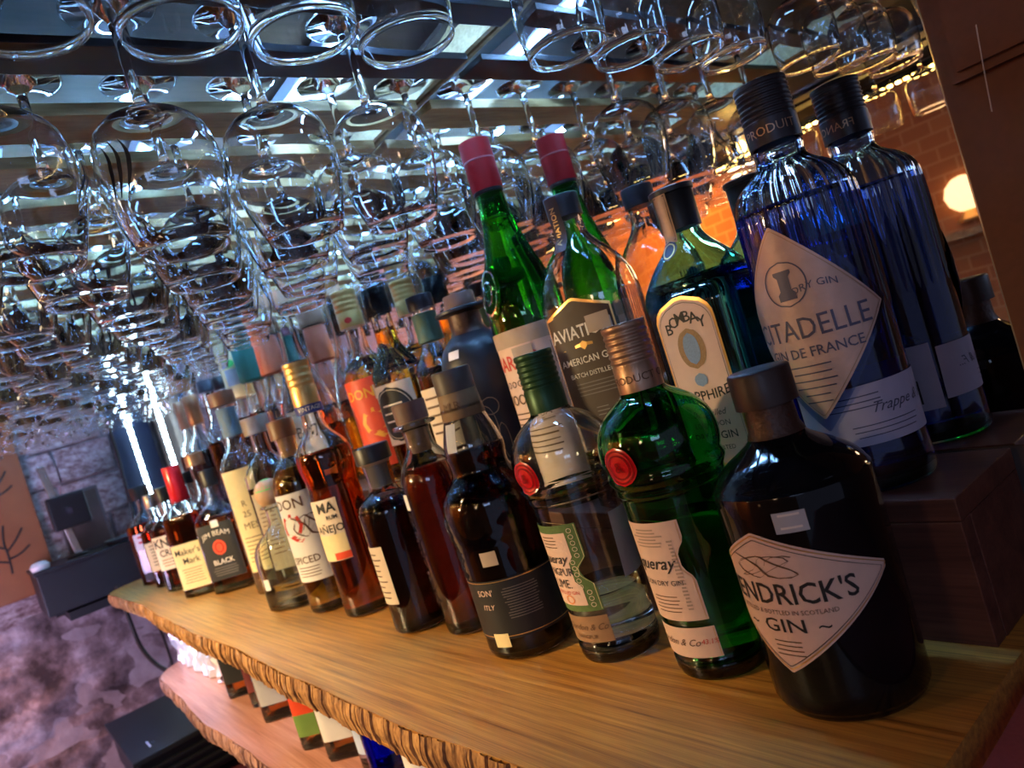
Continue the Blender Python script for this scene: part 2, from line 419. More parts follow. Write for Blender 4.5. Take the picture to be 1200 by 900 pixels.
# panel right of the mirror
pn = empty('wall_panel', (.20, .601, .20)); tag(pn, 'rust brown panel on the wall right of the mirror', 'panel')
box('backing_board', (0, 0, 0), (.78, .014, 1.2), M_panel, pn)
bm = bmesh.new(); add_box(bm, (0, 0, 0), (.60, .016, .50), 0)
es = [e for e in bm.edges if abs((e.verts[0].co-e.verts[1].co).y) > .005]
bmesh.ops.bevel(bm, geom=es, offset=.05, segments=8, affect='EDGES'); 
bmesh.ops.bevel(bm, geom=[e for e in bm.edges if abs(e.verts[0].co.y+.008) < 1e-4 and abs(e.verts[1].co.y+.008) < 1e-4], offset=.006, segments=2, affect='EDGES')
bobj('raised_pad', bm, M_panel, pn, loc=(-.081, -.013, .365))  # shape added to give the panel its rounded shade boundary
tube('seam', [(-.362, -.0212, .137), (-.360, -.0212, .165), (-.357, -.0212, .194)], .0004, plain('pale_scratch', (.6, .42, .3), .5, noise=0), pn)  # pale strip painted in as the highlight along a thin groove
# ceiling and canopy
tag(box('ceiling', (-1.15, -.01, .735), (3.6, 1.24, .05), M_ceil), kind='structure')
M_rail = plain('dark_rack_metal', (.03, .028, .032), .35, .6, noise=.1)
rack = empty('glass_rack', (0, 0, .6415)); tag(rack, 'overhead wooden slat rack holding upside-down glasses under the dark ceiling', 'rack')
ROWX = [-.27, -.405, -.61] + [-.745-.128*i for i in range(14)]
sl = None
edges = [-.335, -.505] + [(a+b)/2 for a, b in zip(ROWX[2:], ROWX[3:])] + [ROWX[-1]-.064]
for i, x in enumerate(edges):
    if i < 2: wd = {0: .075, 1: .145}[i]
    else: wd = .066
    if i == 1:
        for q in (-.449, -.566): box('dark_rail', (q, .245, 0), (.036, .69, .008), M_rail, rack, .001)
    elif i < 3: box('dark_rail', (x, .245, 0), (.05 if i else wd, .69, .008), M_rail, rack, .001)
    elif sl is None: sl = box('slat', (x, .245, 0), (wd, .69, .013), M_slat, rack, .001)
    else:
        c_ = sl.copy(); C.objects.link(c_); c_.parent = rack; c_.location = (x, .245, 0)
box('slat_end_rail', (-1.37, -.117, 0.0225), (2.5, .03, .032), M_slat, rack, .001)
box('slat_back_rail', (-1.37, .5950, 0.0225), (2.5, .008, .032), M_slat, rack, .001)

# overhead cool LED profile
M_led = emit('cool_led', (.22, .50, 1.0), 140); M_led2 = emit('cool_led_far', (.17, .48, 1.0), 420); M_ledw = emit('warm_led', (1.0, .60, .14), 26)
lp = empty('led_light_bar', (-1.40, .462, .688)); tag(lp, 'cool blue-white LED light bar running along above the hanging glasses', 'light')
box('aluminium_profile', (0, 0, .006), (2.1, .036, .016), plain('lilac_aluminium', (.55, .55, .75), .35, .3, noise=.05), lp, .001)
box('diffuser', (0, 0, -.0035), (2.1, .013, .003), M_led, lp)
for k_, yy in enumerate((.30, .13)):  # two extra bars added to fill the far glasses with blue sparkle
    lq = empty('led_light_bar', (-1.72, yy, .688)); tag(lq, ['blue-white LED bar hidden above the middle of the far hanging glasses', 'blue-white LED bar hidden above the left side of the far hanging glasses'][k_], 'light')
    box('aluminium_profile', (0, 0, .006), (1.5, .024, .016), MATS['lilac_aluminium'], lq, .001); box('diffuser', (0, 0, -.0035), (1.5, .012, .003), M_led2, lq)
wl = empty('warm_led_strip', (-1.35, -.612, .622)); tag(wl, 'warm yellow LED strip along the front of the canopy, seen in the mirror', 'light')
box('channel', (0, 0, .008), (2.3, .02, .014), M_blkcap, wl)
sd = box('diode', (-1.14, 0, -.001), (.009, .007, .004), M_ledw, wl)
for i in range(1, 126):
    c_ = sd.copy(); C.objects.link(c_); c_.parent = wl; c_.location = (-1.14+i*.0183, 0, -.001)
fb = box('canopy_fascia', (-1.15, -.615, .675), (3.5, .03, .07), M_ceil); tag(fb, 'dark wooden fascia board above the warm LED strip in the mirror', 'board')
bl = empty('warm_bulb', (-1.04, -.57, .655)); tag(bl, 'small glowing warm bulb reflected in the mirror beside the blue bottle cap', 'lamp')
lathe('bulb', [(-.03, .002), (-.027, .009), (-.018, .014), (-.008, .012), (0, .007)], emit('bulb_glow', (1, .62, .15), 120), bl, 16)
lathe('bulb_holder', [(0, .009), (.02, .009), (.045, .006)], M_blkcap, bl, 16)

# far end wall: stone blocks
M_mort = stone('mortar_bed', (.22, .17, .18), (.32, .26, .28), (.42, .36, .38)); M_stone = stone('whitewashed_stone', (.16, .09, .09), (.36, .27, .28), (.56, .48, .50), scale=7)
wf = box('wall_left', (-2.97, -.35, .1), (.10, 2.1, 2.6), M_mort); tag(wf, kind='structure')
protos = []
for k in range(5):
    bm = bmesh.new(); bmesh.ops.create_cube(bm, size=1, matrix=Matrix.Diagonal((.04, 1, 1, 1)))
    bmesh.ops.subdivide_edges(bm, edges=[e for e in bm.edges], cuts=1)
    for v in bm.verts:
        s_ = .03; v.co.y += random.uniform(-s_, s_); v.co.z += random.uniform(-s_, s_)*1.3
        if v.co.x > 0: v.co.x += random.uniform(-.005, .008); v.co.y *= .97; v.co.z *= .94
    me = bpy.data.meshes.new('stone_block'); bm.to_mesh(me); bm.free(); me.materials.append(M_stone); protos.append(me)
z = -.055; row = 0
while z < .72:
    h = random.choice((.10, .12, .14)); y = -1.35 + (row % 2)*.11
    while y < .58:
        w_ = random.uniform(.15, .26); w2 = min(w_, .60-y)
        if w2 > .05:
            o = bpy.data.objects.new('stone_block', random.choice(protos)); C.objects.link(o); o.parent = wf
            o.location = (.046, y+w2/2+.35, z+h/2-.1); o.scale = (1, w2-.006, h-.006)
        y += w_
    z += h; row += 1
from mathutils import noise as mn
bm = bmesh.new(); bmesh.ops.create_grid(bm, x_segments=110, y_segments=50, size=.5, matrix=Matrix.Translation((.052, 0, -.68)) @ Matrix.Rotation(PI/2, 4, 'Y') @ Matrix.Diagonal((1.08, 2.08, 1, 1)))
for v in bm.verts: v.co.x += .022*(mn.fractal(v.co*9.0, 1.0, 2.0, 6)) + .006
bobj('rough_plaster', bm, stone('rough_old_plaster', (.05, .032, .032), (.22, .16, .17), (.56, .48, .52), scale=8, bump=1.0), wf, True)
# lower rough back wall behind the lower shelf
lw = empty('rough_back_panel', (-1.87, .335, -.1115)); tag(lw, 'crumpled pale stone backing between the two shelves, lit blue', 'panel')
bm = bmesh.new(); bmesh.ops.create_grid(bm, x_segments=34, y_segments=8, size=.5, matrix=Matrix.Rotation(PI/2, 4, 'X') @ Matrix.Diagonal((.44, .153, 1, 1)))
for v in bm.verts: v.co.y -= random.uniform(0, .020)
bobj('crumpled_face', bm, plain('pale_crumpled_foil', (.66, .68, .74), .3, .4, noise=.2), lw)

# opposite side of the room (seen in the mirror)
mb, N, L, b = nm('orange_brick_wall')
tc = N.new('ShaderNodeTexCoord'); mp = N.new('ShaderNodeMapping'); mp.inputs['Rotation'].default_value = (PI/2, 0, 0); br = N.new('ShaderNodeTexBrick')
br.inputs['Color1'].default_value = (.42, .17, .055, 1); br.inputs['Color2'].default_value = (.34, .12, .04, 1); br.inputs['Mortar'].default_value = (.46, .22, .09, 1)
br.inputs['Scale'].default_value = 4.2; br.inputs['Mortar Size'].default_value = .02
L.new(tc.outputs['Object'], mp.inputs[0]); L.new(mp.outputs[0], br.inputs['Vector']); L.new(br.outputs[0], b.inputs['Base Color']); b.inputs['Roughness'].default_value = .9
tag(box('wall_front', (-2.2, -2.3, .5), (7.5, .1, 3.6), mb), kind='structure')
tag(box('floor', (-1.6, -1.1, -1.05), (4.4, 3.8, .06), plain('dark_floor_tile', (.06, .04, .04), .5, noise=.2)), kind='structure')
# ---------------------------------------------------------------- bottles, front row
G_FRONT = None
# black apothecary bottle
B = Bottle('apothecary_bottle', 'squat black gin bottle with cream diamond label, nearest in the front row', 'bottle', (-.280, .416, 0), 2,
    [(0, .040), (.002, .0455), (.008, .0485), (.02, .0492), (.135, .0508), (.148, .0495), (.156, .045), (.163, .037), (.170, .026), (.176, .0185), (.184, .0158), (.196, .0150), (.199, .0150)], M_blackg, seg=56, solid=True, thick=.003)
sp = diamond(.064, .079, .62)
lb = B.patch('front_label', M_pink, .035, .127, sp, nu=30, nv=22, az=-.12, off=.0006)
outline(B, 'label_border', M_goldi, .0368, .1255, diamond(.0620, .0770, .62), -.12, .0009, .0009, lb)
outline(B, 'label_border', M_ink, .0390, .1225, diamond(.0585, .0730, .62), -.12, .0009, .0005, lb)
B.text("HENDRICK'S", .0190, .005, .0865, M_ink, az=-.12, parent=lb, sx=.92, bold=.6)
B.text('DISTILLED & BOTTLED IN SCOTLAND', .0042, .004, .0750, M_brn, az=-.12, parent=lb)
B.text('GIN', .0125, .004, .0660, M_ink, az=-.12, parent=lb, sx=1.35, bold=.4)
B.text('~', .014, -.021, .0660, M_ink, az=-.12, parent=lb); B.text('~', .014, .029, .0660, M_ink, az=-.12, parent=lb)
lines(B, 'fine_print', M_brn, .0555, 4, .0030, .020, az=-.12, u0=.003, t=.0008, parent=lb)
random.seed(5)
for k in range(14):   # engraved crest ornament above the name
    a = k/13*2-1
    V = []; F = []; cx, cz = .002+a*.021*(1 if k % 2 else .8), .0965+.005*math.cos(a*2.4)+random.uniform(-.002, .002); r_ = random.uniform(.0016, .0030)
    if k: pass
crest_pts = [(math.cos(t*2.4)*(.006+.0035*math.sin(5*t))*2.3, math.sin(t*3.1)*.0062) for t in [i*.16 for i in range(60)]]
V = []; F = []
for i, (x, y) in enumerate(crest_pts): V += [B.pt(.001+x, .1045+y*1.15, .0009, -.12), B.pt(.001+x+.0006, .1045+y*1.15+.0006, .0009, -.12)]
for i in range(len(crest_pts)-1): F.append((2*i, 2*i+2, 2*i+3, 2*i+1))
obj('engraved_crest', V, F, M_brn, lb)
B.cap('cap', .197, .221, .0205, plain('dark_brown_cap', (.035, .018, .014), .42, noise=.2), rtop=.0203, bev=.0018)
lathe('neck_wrap', [(.1765, .0190), (.182, .0166), (.197, .0160), (.1972, .0172)], plain('bronze_black_wrap', (.06, .028, .018), .4, .3, noise=.3, nscale=300, bump=.4), B.root, 32)
st = B.patch('price_sticker', M_grey, .1255, .1385, rect(.0195), az=.42, off=.0007, label='small pale grey price sticker on the black glass')
for k, zz in enumerate((.136, .128)): lines(B, 'print_line', M_wtext, zz, 1, .003, .013, az=.42, off=.001, parent=st, t=.0014)

def tanq(name, label, loc, gm, lm, lvl, capm, capt, sc=1.0, lime=False):
    B = Bottle(name, label, 'bottle', loc, 3,
        [(0, .030), (.0015, .0345), (.006, .0365), (.014, .0370), (.022, .0365), (.11, .0395), (.138, .0408), (.1455, .0412), (.148, .0432), (.1535, .0437), (.156, .0452), (.1605, .0468), (.166, .0452), (.170, .0462), (.178, .0475), (.188, .0470), (.198, .0440), (.208, .0370), (.2155, .0280), (.220, .0210), (.2245, .0172), (.236, .0150), (.262, .0148)],
        gm, seg=48, liquid=lvl, lmat=lm, thick=.003)
    c_ = B.cap('screw_cap', .2235, .277, .0178, capm, ribs=6, bev=.0012)
    if capt:
        B.rows = [(0, .0178, .0178, 2, 0), (.3, .0178, .0178, 2, 0)]
        B.text(capt, .0085, .004, .2335, M_brn, az=.45, parent=c_, off=.0006)
        B.rows = smooth_rows([(0, .0345), (.006, .0365), (.11, .0395), (.138, .0408), (.1535, .0437), (.1605, .0468), (.170, .0462), (.178, .0475), (.188, .0470), (.198, .0440), (.208, .0370)], 3)
    # red wax seal
    seal = B.patch('wax_seal', M_wax, .160, .190, oval(.0285), az=-.05, off=.0022, nu=14, nv=14)
    for kk in (.0, .55): outline(B, 'seal_ring', M_capred, .162+kk*.006, .188-kk*.006, oval(.025-kk*.011), -.05, .0030, .0010, seal)
    B.text('&', .012, 0, .1745, M_capred, az=-.05, off=.0032, parent=seal)
    return B
B = tanq('gin_bottle', 'green gin bottle with copper screw cap and round red seal', (-.388, .423, 0), M_green, M_grnl, .118, M_capcop, 'PRODUCT OF', 1)
sp = lambda v: (-.034, .030 - (.007 if .42 < v < .80 else 0)*min(1, (v-.42)*9 if v < .6 else (.80-v)*9))
lb = B.patch('front_label', M_pink, .050, .128, sp, az=-.16, nu=22, nv=18)
outline(B, 'label_border', M_goldi, .0515, .1265, lambda v: (sp(v)[0]+.0015, sp(v)[1]-.0015), -.16, .0008, .0006, lb)
B.text('Tanqueray', .0140, -.0125, .0955, M_ink, az=-.16, shear=.35, parent=lb, bold=.5); B.text('LONDON DRY GIN', .0058, -.005, .0800, M_ink, az=-.16, parent=lb)
lines(B, 'scroll_ornament', plain('taupe_ink', (.40, .28, .22), .6, noise=0), .1220, 6, .0026, .036, az=-.16, t=.0012, parent=lb, jag=.5)
lines(B, 'side_ornament', MATS['taupe_ink'], .1120, 20, .0028, .0050, az=-.16, u0=.0195, t=.0014, parent=lb, jag=.5)
lines(B, 'fine_print', M_brn, .0690, 5, .0030, .026, az=-.16, t=.0007, parent=lb)
lb = B.patch('signature_label', M_pink, .0205, .0445, rect(.062), az=-.14, nu=20, nv=5)
B.text('Gordon & Co', .0080, -.006, .0325, M_brn, az=-.14, shear=.5, parent=lb); B.text('43.1%', .0055, .0245, .0330, M_red, az=-.14, shear=.2, parent=lb)
outline(B, 'label_border', M_goldi, .0215, .0435, rect(.060), -.14, .0008, .0005, lb)
lb = B.patch('small_plaque', M_grey, .052, .086, rect(.010), az=1.35, nu=4, nv=5) if False else None

B = tanq('gin_bottle', 'clear gin bottle with dark green cap, red seal and green-framed label', (-.497, .418, 0), M_aqua, M_water, .062, M_capgrn, None, lime=True)
sp = lambda v: (-.034, .031 - (.009 if .30 < v < .62 else 0)*min(1, (v-.30)*9 if v < .45 else (.62-v)*9))
lb = B.patch('front_label', M_greeni, .050, .129, sp, az=-.16, nu=22, nv=18, label='label with olive green patterned border')
inn = lambda v: (-.030, .019 - (.005 if .25 < v < .6 else 0))
ip = B.patch('inner_label', M_pink, .056, .122, inn, az=-.16, off=.0009, nu=18, nv=12, parent=lb)
outline(B, 'label_border', M_yell, .0512, .1278, lambda v: (sp(v)[0]+.001, sp(v)[1]-.001), -.16, .0010, .0006, lb)
for k in range(13):
    zz = .056+.0056*k; outline(B, 'lime_ornament', MATS['cream_paper'], zz-.0022, zz+.0022, oval(.0046, .0240 - (.006 if .28 < (zz-.05)/.079 < .62 else 0)), -.16, .0010, .0005, lb, n=8)
B.text('Tanqueray', .0118, -.0125, .0985, M_ink, az=-.16, shear=.35, off=.0013, parent=lb, bold=.5)
B.text('RANGPUR', .0100, -.004, .0865, M_ink, az=-.16, off=.0013, parent=lb, sx=.85); B.text('LIME.', .0115, -.001, .0755, M_ink, az=-.16, off=.0013, parent=lb, sx=.85)
B.text('DISTILLED GIN', .0045, .0, .0675, M_red, az=-.16, off=.0013, parent=lb)
outline(B, 'lime_emblem', plain('orange_ink', (.7, .25, .08), .6, noise=0), .057, .0655, oval(.010, .002), -.16, .0013, .0012, lb, n=14)
lines(B, 'fine_print', M_brn, .1180, 4, .0030, .020, az=-.16, u0=-.002, off=.0013, t=.0008, parent=lb)
lb = B.patch('signature_label', plain('dull_bronze_paper', (.30, .17, .09), .5, noise=.1), .0215, .0455, rect(.062), az=-.14, nu=20, nv=5)
B.text('Gordon & Co', .0080, .006, .0355, M_brn, az=-.14, shear=.5, parent=lb); B.text('RANGPUR', .0050, .006, .0268, M_brn, az=-.14, parent=lb)
B.patch('back_label', plain('milky_backing', (.34, .33, .36), .7, noise=.1), .070, .128, rect(.030), az=1.75, off=.0005, nu=10, nv=8, label='pale back label seen through the glass')

# dark rum bottle with glass-bulb neck
B = Bottle('rum_bottle', 'dark rum bottle with bulging clear neck and black wrap label', 'bottle', (-.606, .401, 0), 4,
    [(0, .036), (.002, .042), (.007, .0448), (.018, .0455), (.09, .0455), (.112, .0460), (.122, .0475), (.140, .0490), (.154, .0478), (.164, .0435), (.172, .0370), (.178, .0318), (.184, .0290), (.191, .0292), (.200, .0305), (.210, .0297), (.222, .0265), (.236, .0220), (.246, .0198), (.252, .0192), (.256, .0188)],
    M_smoke, seg=48, liquid=.205, lmat=M_dark, thick=.0028)
lathe('lower_rim', [(.2440, .0196), (.2455, .0216), (.2480, .0216), (.2495, .0196)], M_smoke, B.root, 32)
B.cap('stopper', .2630, .2860, .0200, plain('grey_brown_stopper', (.055, .04, .035), .5, noise=.15), bev=.0016)
nb = lathe('neck_band', [(.2365, .0216), (.2375, .0222), (.2625, .0199), (.2632, .0195)], plain('kraft_band', (.20, .12, .06), .6, noise=.2), B.root, 32)
Brow = B.rows; B.rows = [(0, .0215, .0215, 2, 0), (.3, .0210, .0210, 2, 0)]
B.text('M R', .0115, 0, .2500, M_brn, az=.45, parent=nb, off=.0008); B.rows = Brow
B.patch('neck_tag', M_grey, .207, .234, rect(.013), az=.12, off=.0004, nu=8, nv=6)
lb = B.patch('wrap_label', M_blklab, .024, .082, rect(.235), az=0, nu=56, nv=5, off=.0006, label='black wrap label with thin pale rules')
for zz in (.0265, .0795):
    outline(B, 'pale_rule', M_goldi, zz, zz+.0009, rect(.230), 0, .0010, .0008, lb, n=1)
lines(B, 'pale_rule', M_goldi, .0262, 1, .001, .226, t=.0006, off=.001, parent=lb, jag=0) if False else None
for zz in (.0265, .0800):
    V = []; F = []
    for i in range(49): V += [B.pt(-.115+.23*i/48, zz, .001), B.pt(-.115+.23*i/48, zz+.0008, .001)]
    for i in range(48): F.append((2*i, 2*i+2, 2*i+3, 2*i+1))
    obj('pale_rule', V, F, M_goldi, lb)
lines(B, 'fine_print', plain('dim_print', (.16, .14, .13), .6, noise=0), .0720, 12, .0026, .036, az=.95, t=.0008, parent=lb, jag=.2)
B.text("DARK RUM", .0080, .0, .0400, MATS['dim_print'], az=.95, parent=lb) if False else None
B.text("SON'", .0085, .018, .0700, M_pink, az=-.25, parent=lb); B.text('OLD CARAMEL', .0040, .016, .0620, M_pink, az=-.25, parent=lb) if False else None
B.text('ITLY', .0070, .018, .0560, M_pink, az=-.25, parent=lb, shear=.2)
B.patch('yellow_stamp', M_yell, .0165, .0300, rect(.017, .020), az=-.20, off=.0011, nu=6, nv=4, label='small yellow stamp low on the dark label')
B.patch('price_sticker', plain('buff_paper', (.42, .32, .24), .6, noise=.05), .0960, .1100, rect(.0165, -.002), az=.55, off=.0006, label='blank buff square sticker')
# moulded texture on the left flank
rng = random.Random(4); bm = bmesh.new()
for k in range(110):
    z_ = .085+rng.random()*.060; u_ = rng.uniform(-.020, .020); p_ = B.pt(u_, z_, .0002, -.75)
    bmesh.ops.create_icosphere(bm, subdivisions=1, radius=rng.uniform(.0010, .0026), matrix=Matrix.Translation(p_))
tag(bobj('moulded_relief', bm, M_smoke, B.root, True), kind='stuff')

# ruby liqueur bottle with flanged cork mouth
B = Bottle('liqueur_bottle', 'slim ruby liqueur bottle with flanged glass mouth and cork', 'bottle', (-.728, .413, 0), 6,
    [(0, .026), (.002, .0315), (.008, .0335), (.03, .0340), (.13, .0350), (.165, .0352), (.182, .0335), (.196, .0285), (.207, .0215), (.214, .0172), (.221, .0158), (.232, .0156), (.2365, .0168), (.2385, .0240), (.2410, .0252), (.2430, .0235), (.2440, .0165)],
    M_smoke, seg=44, liquid=.192, lmat=M_redsp, thick=.0028)
lathe('cork', [(.208, .0105), (.210, .0118), (.2435, .0125), (.2445, .0185), (.2450, .0190), (.2650, .0190), (.2670, .0175)], M_cork, B.root, 28)
lathe('cork_cap', [(.2452, .0192), (.2655, .0194), (.2675, .0180)], plain('rusty_wood_cap', (.13, .065, .045), .6, noise=.3, nscale=90), B.root, 28)
bm = bmesh.new()
for k in range(120):
    z_ = .035+rng.random()*.115; p_ = B.pt(rng.uniform(-.012, .012), z_, .0001, -.55)
    bmesh.ops.create_icosphere(bm, subdivisions=1, radius=rng.uniform(.0008, .0020), matrix=Matrix.Translation(p_))
tag(bobj('moulded_relief', bm, M_clear, B.root, True), kind='stuff')
B.patch('price_sticker', M_white, .150, .168, rect(.014), az=-.35, off=.0006, label='small white sticker on the shoulder')

# small dark liqueur bottle
B = Bottle('liqueur_bottle', 'short dark cherry liqueur bottle with wide black stopper', 'bottle', (-.822, .398, 0), 8,
    [(0, .029), (.002, .0350), (.008, .0370), (.03, .0372), (.14, .0380), (.152, .0372), (.161, .0335), (.167, .0265), (.172, .0195), (.178, .0168), (.200, .0172), (.206, .0180), (.2075, .0182)],
    M_smoke, seg=40, liquid=.160, lmat=M_dark, thick=.0030)
B.cap('stopper', .2095, .2300, .0225, M_blkcap, bev=.0014)
lathe('stopper_plug', [(.178, .0128), (.205, .0138), (.2095, .0215)], plain('pale_plug', (.45, .36, .28), .5, noise=.1), B.root, 24)
lb = B.patch('front_label', M_paper, .040, .112, rect(.046), az=-.28, nu=16, nv=8)
lines(B, 'fine_print', M_brn, .102, 9, .0068, .034, az=-.28, t=.0016, parent=lb, jag=.5)

# tall aged rum, bulb neck, ribbed gold cap
B = Bottle('rum_bottle', 'tall amber aged rum bottle with bulb neck and ribbed gold cap', 'bottle', (-.992, .408, 0), 16,
    [(0, .030), (.002, .0350), (.008, .0368), (.03, .0372), (.14, .0372), (.172, .0366), (.186, .0352), (.198, .0362), (.212, .0388), (.226, .0396), (.240, .0370), (.252, .0300), (.262, .0215), (.272, .0170), (.284, .0152), (.300, .0148), (.352, .0148)],
    M_clear, seg=44, liquid=.238, lmat=M_deep, thick=.0026)
c_ = B.cap('screw_cap', .305, .368, .0190, M_capgold, ribs=4, bev=.001)
lathe('cap_top', [(.3665, .0190), (.3680, .0188), (.3690, .0170)], M_blkcap, c_, 28)
lathe('blue_band', [(.2925, .0186), (.2930, .0192), (.3048, .0192), (.3052, .0186)], M_blueink, B.root, 28)
Brow = B.rows; B.rows = [(0, .0192, .0192, 2, 0), (.4, .0192, .0192, 2, 0)]
B.text('VINTAGE', .0085, 0, .2988, M_wtext, az=.95, off=.0006, parent=c_); B.rows = Brow
lb = B.patch('front_label', M_paper, .085, .172, rect(.062), az=-.02, nu=22, nv=8)
B.text('MA', .020, .012, .160, M_ink, az=0, parent=lb, bold=1); B.text('RUM', .008, .018, .146, M_ink, az=0, parent=lb, bold=1)
yb = B.patch('yellow_field', M_yell, .086, .122, rect(.060), az=-.02, off=.0009, nu=16, nv=4, parent=lb)
B.text('AÑEJO', .0150, .010, .130, M_ink, az=-.02, parent=lb, bold=.6)
rb = B.patch('red_field', M_redlab, .086, .096, rect(.024, .019), az=-.02, off=.0012, nu=8, nv=3, parent=lb)

# white-labelled spiced rum
B = Bottle('rum_bottle', 'amber rum bottle with large white label and red letter Q', 'bottle', (-1.103, .402, 0), 32,
    [(0, .032), (.002, .0370), (.008, .0388), (.03, .0392), (.17, .0392), (.192, .0390), (.206, .0372), (.218, .0325), (.230, .0245), (.240, .0182), (.250, .0158), (.258, .0155), (.268, .0165), (.270, .0165)],
    M_clear, seg=40, liquid=.224, lmat=M_gold, thick=.0026)
B.cap('cork_cap', .2700, .2990, .0205, M_woodcap, bev=.0012)
lathe('cork', [(.240, .0118), (.270, .0126)], M_cork, B.root, 20)
lb = B.patch('front_label', M_white, .052, .188, rect(.088), az=-.10, nu=26, nv=8)
B.text('DON', .022, -.002, .172, M_brn, az=0, parent=lb, bold=.5); B.text('Q', .055, -.008, .137, M_red, az=0, parent=lb, shear=.1)
B.text('SPICED', .0155, .000, .085, M_brn, az=0, parent=lb, bold=.5); lines(B, 'fine_print', M_brn, .0735, 4, .0045, .042, az=0, t=.0012, parent=lb)
bm = bmesh.new()
V = []; F = []
for i, (x, y) in enumerate(crest_pts): V += [B.pt(.020+x*1.1, .135+y*2.6, .0009, 0), B.pt(.020+x*1.1+.0016, .135+y*2.6+.0012, .0009, 0)]
for i in range(len(crest_pts)-1): F.append((2*i, 2*i+2, 2*i+3, 2*i+1))
obj('engraved_figure', V, F, M_brn, lb); bm.free()

# squat clear tequila with ball stopper
B = Bottle('tequila_bottle', 'squat clear tequila bottle with round wooden ball stopper', 'bottle', (-1.222, .392, 0), 30,
    [(0, .044, .036, 3.4), (.003, .0485, .040, 3.4), (.012, .0505, .042, 3.4), (.075, .0510, .0425, 3.2), (.098, .050, .042, 2.8), (.112, .0445, .039, 2.3), (.122, .034, .032, 2.1), (.130, .0235, .0235), (.138, .0170, .0170), (.150, .0150, .0150), (.164, .0150, .0150), (.1665, .0200, .0200), (.1700, .0205, .0205), (.1720, .0160, .0160)],
    M_aqua, seg=44, liquid=.040, lmat=M_water, thick=.0036)
c_ = lathe('ball_stopper', [(.170, .0120), (.173, .0170), (.180, .0215), (.190, .0232), (.200, .0218), (.208, .0170), (.2125, .0095), (.2140, .0010)], plain('natural_cork_ball', (.55, .34, .19), .6, noise=.2, nscale=90), B.root, 32)
bm = bmesh.new(); bmesh.ops.create_uvsphere(bm, u_segments=20, v_segments=12, radius=.0237, matrix=Matrix.Translation((0, 0, .1905)))
bmesh.ops.delete(bm, geom=[v for v in bm.verts if not (v.co.x > -.012 and v.co.y < .006 and v.co.z > .196 and v.co.x < .020)], context='VERTS')
bobj('green_sticker', bm, plain('bright_green_paper', (.10, .60, .12), .5, noise=.05), c_, True)
B.text('PATRON', .0090, .0, .078, MATS['dim_print'], az=0, off=.0005) if False else B.text('SILVER', .0085, .0, .078, MATS['dim_print'], az=0, off=.0005)
B.patch('price_sticker', M_white, .040, .058, rect(.010), az=0, off=.0008, nu=4, nv=3).location.x = -.022

# clear bottle with brown and blue label, behind the ball stopper
B = Bottle('spirit_bottle', 'clear rectangular spirit bottle with brown and pale blue label', 'bottle', (-1.315, .436, 0), 44,
    [(0, .038, .030, 4), (.003, .0410, .033, 4), (.02, .0420, .034, 4), (.20, .0425, .034, 4), (.225, .0405, .033, 3), (.24, .031, .028, 2.3), (.252, .021, .021), (.262, .0165, .0165), (.285, .0155, .0155), (.292, .0155, .0155)],
    M_aqua, seg=40, liquid=.20, lmat=M_water, thick=.0028)
B.cap('stopper', .2920, .3230, .0240, plain('taupe_wood_cap', (.20, .16, .13), .5, noise=.2, nscale=60), bev=.0012)
lb = B.patch('front_label', plain('tan_paper', (.34, .27, .18), .6, noise=.15), .050, .190, rect(.048, -.010), nu=6, nv=4)
sl_ = B.patch('blue_strip', M_bluelab, .050, .190, rect(.022, .026), nu=4, nv=4, off=.0006)
B.text('MEZCAL', .014, -.010, .120, M_brn, parent=lb, vert=True) if False else lines(B, 'fine_print', M_brn, .16, 12, .0075, .034, u0=-.010, t=.002, parent=lb, jag=.4)
# tall bottle with long cream label
B = Bottle('spirit_bottle', 'tall clear bottle with long cream label and blue-grey neck label', 'bottle', (-1.43, .428, 0), 40,
    [(0, .040), (.003, .0425), (.02, .0440), (.22, .0440), (.245, .0420), (.262, .034), (.276, .0235), (.29, .0185), (.31, .0170), (.355, .0165), (.362, .0165)],
    M_aqua, seg=36, liquid=.16, lmat=M_water, thick=.0028)
B.cap('cork_cap', .3640, .3900, .0240, M_woodcap, bev=.0012)
lathe('neck_label', [(.302, .0176), (.303, .0185), (.357, .0180), (.358, .0172)], M_bluelab, B.root, 28)
lb = B.patch('front_label', M_yell, .045, .240, rect(.060), az=.1, nu=20, nv=6)
B.text('MES', .018, .004, .132, M_brn, az=.1, parent=lb); B.text('25', .016, .002, .155, M_brn, az=.1, parent=lb); B.text('R', .016, .002, .175, M_brn, az=.1, parent=lb)
lines(B, 'fine_print', M_brn, .110, 7, .0075, .040, az=.1, t=.0016, parent=lb)

# square bourbon with black label
def square_bourbon(label, loc, rz, h, w_, lab, bodylab, extra=None, capm=M_blkcap, capr=.0165, d_=None, lmat=M_deep, lv=.62, nk=.0150, name='bourbon_bottle', caph=.035):
    d_ = d_ or w_*.8
    B = Bottle(name, label, 'bottle', loc, rz,
        [(0, w_*.86, d_*.86, 5), (.003, w_*.97, d_*.97, 5.5), (.01, w_, d_, 6), (h*.55, w_, d_, 6), (h*.62, w_*.96, d_*.96, 4.5), (h*.67, w_*.78, d_*.80, 3), (h*.71, w_*.52, d_*.55, 2.3), (h*.745, nk*1.15, nk*1.15), (h*.80, nk, nk), (h-caph*.9, nk, nk)],
        M_clear, seg=40, liquid=h*lv, lmat=lmat, thick=.0026)
    c_ = B.cap('screw_cap', h-caph, h, capr, capm, bev=.0012)
    return B
B = square_bourbon('square bourbon bottle with black label and red rosette, at the end of the front row', (-1.605, .405, 0), 46, .255, .047, 0, 0)
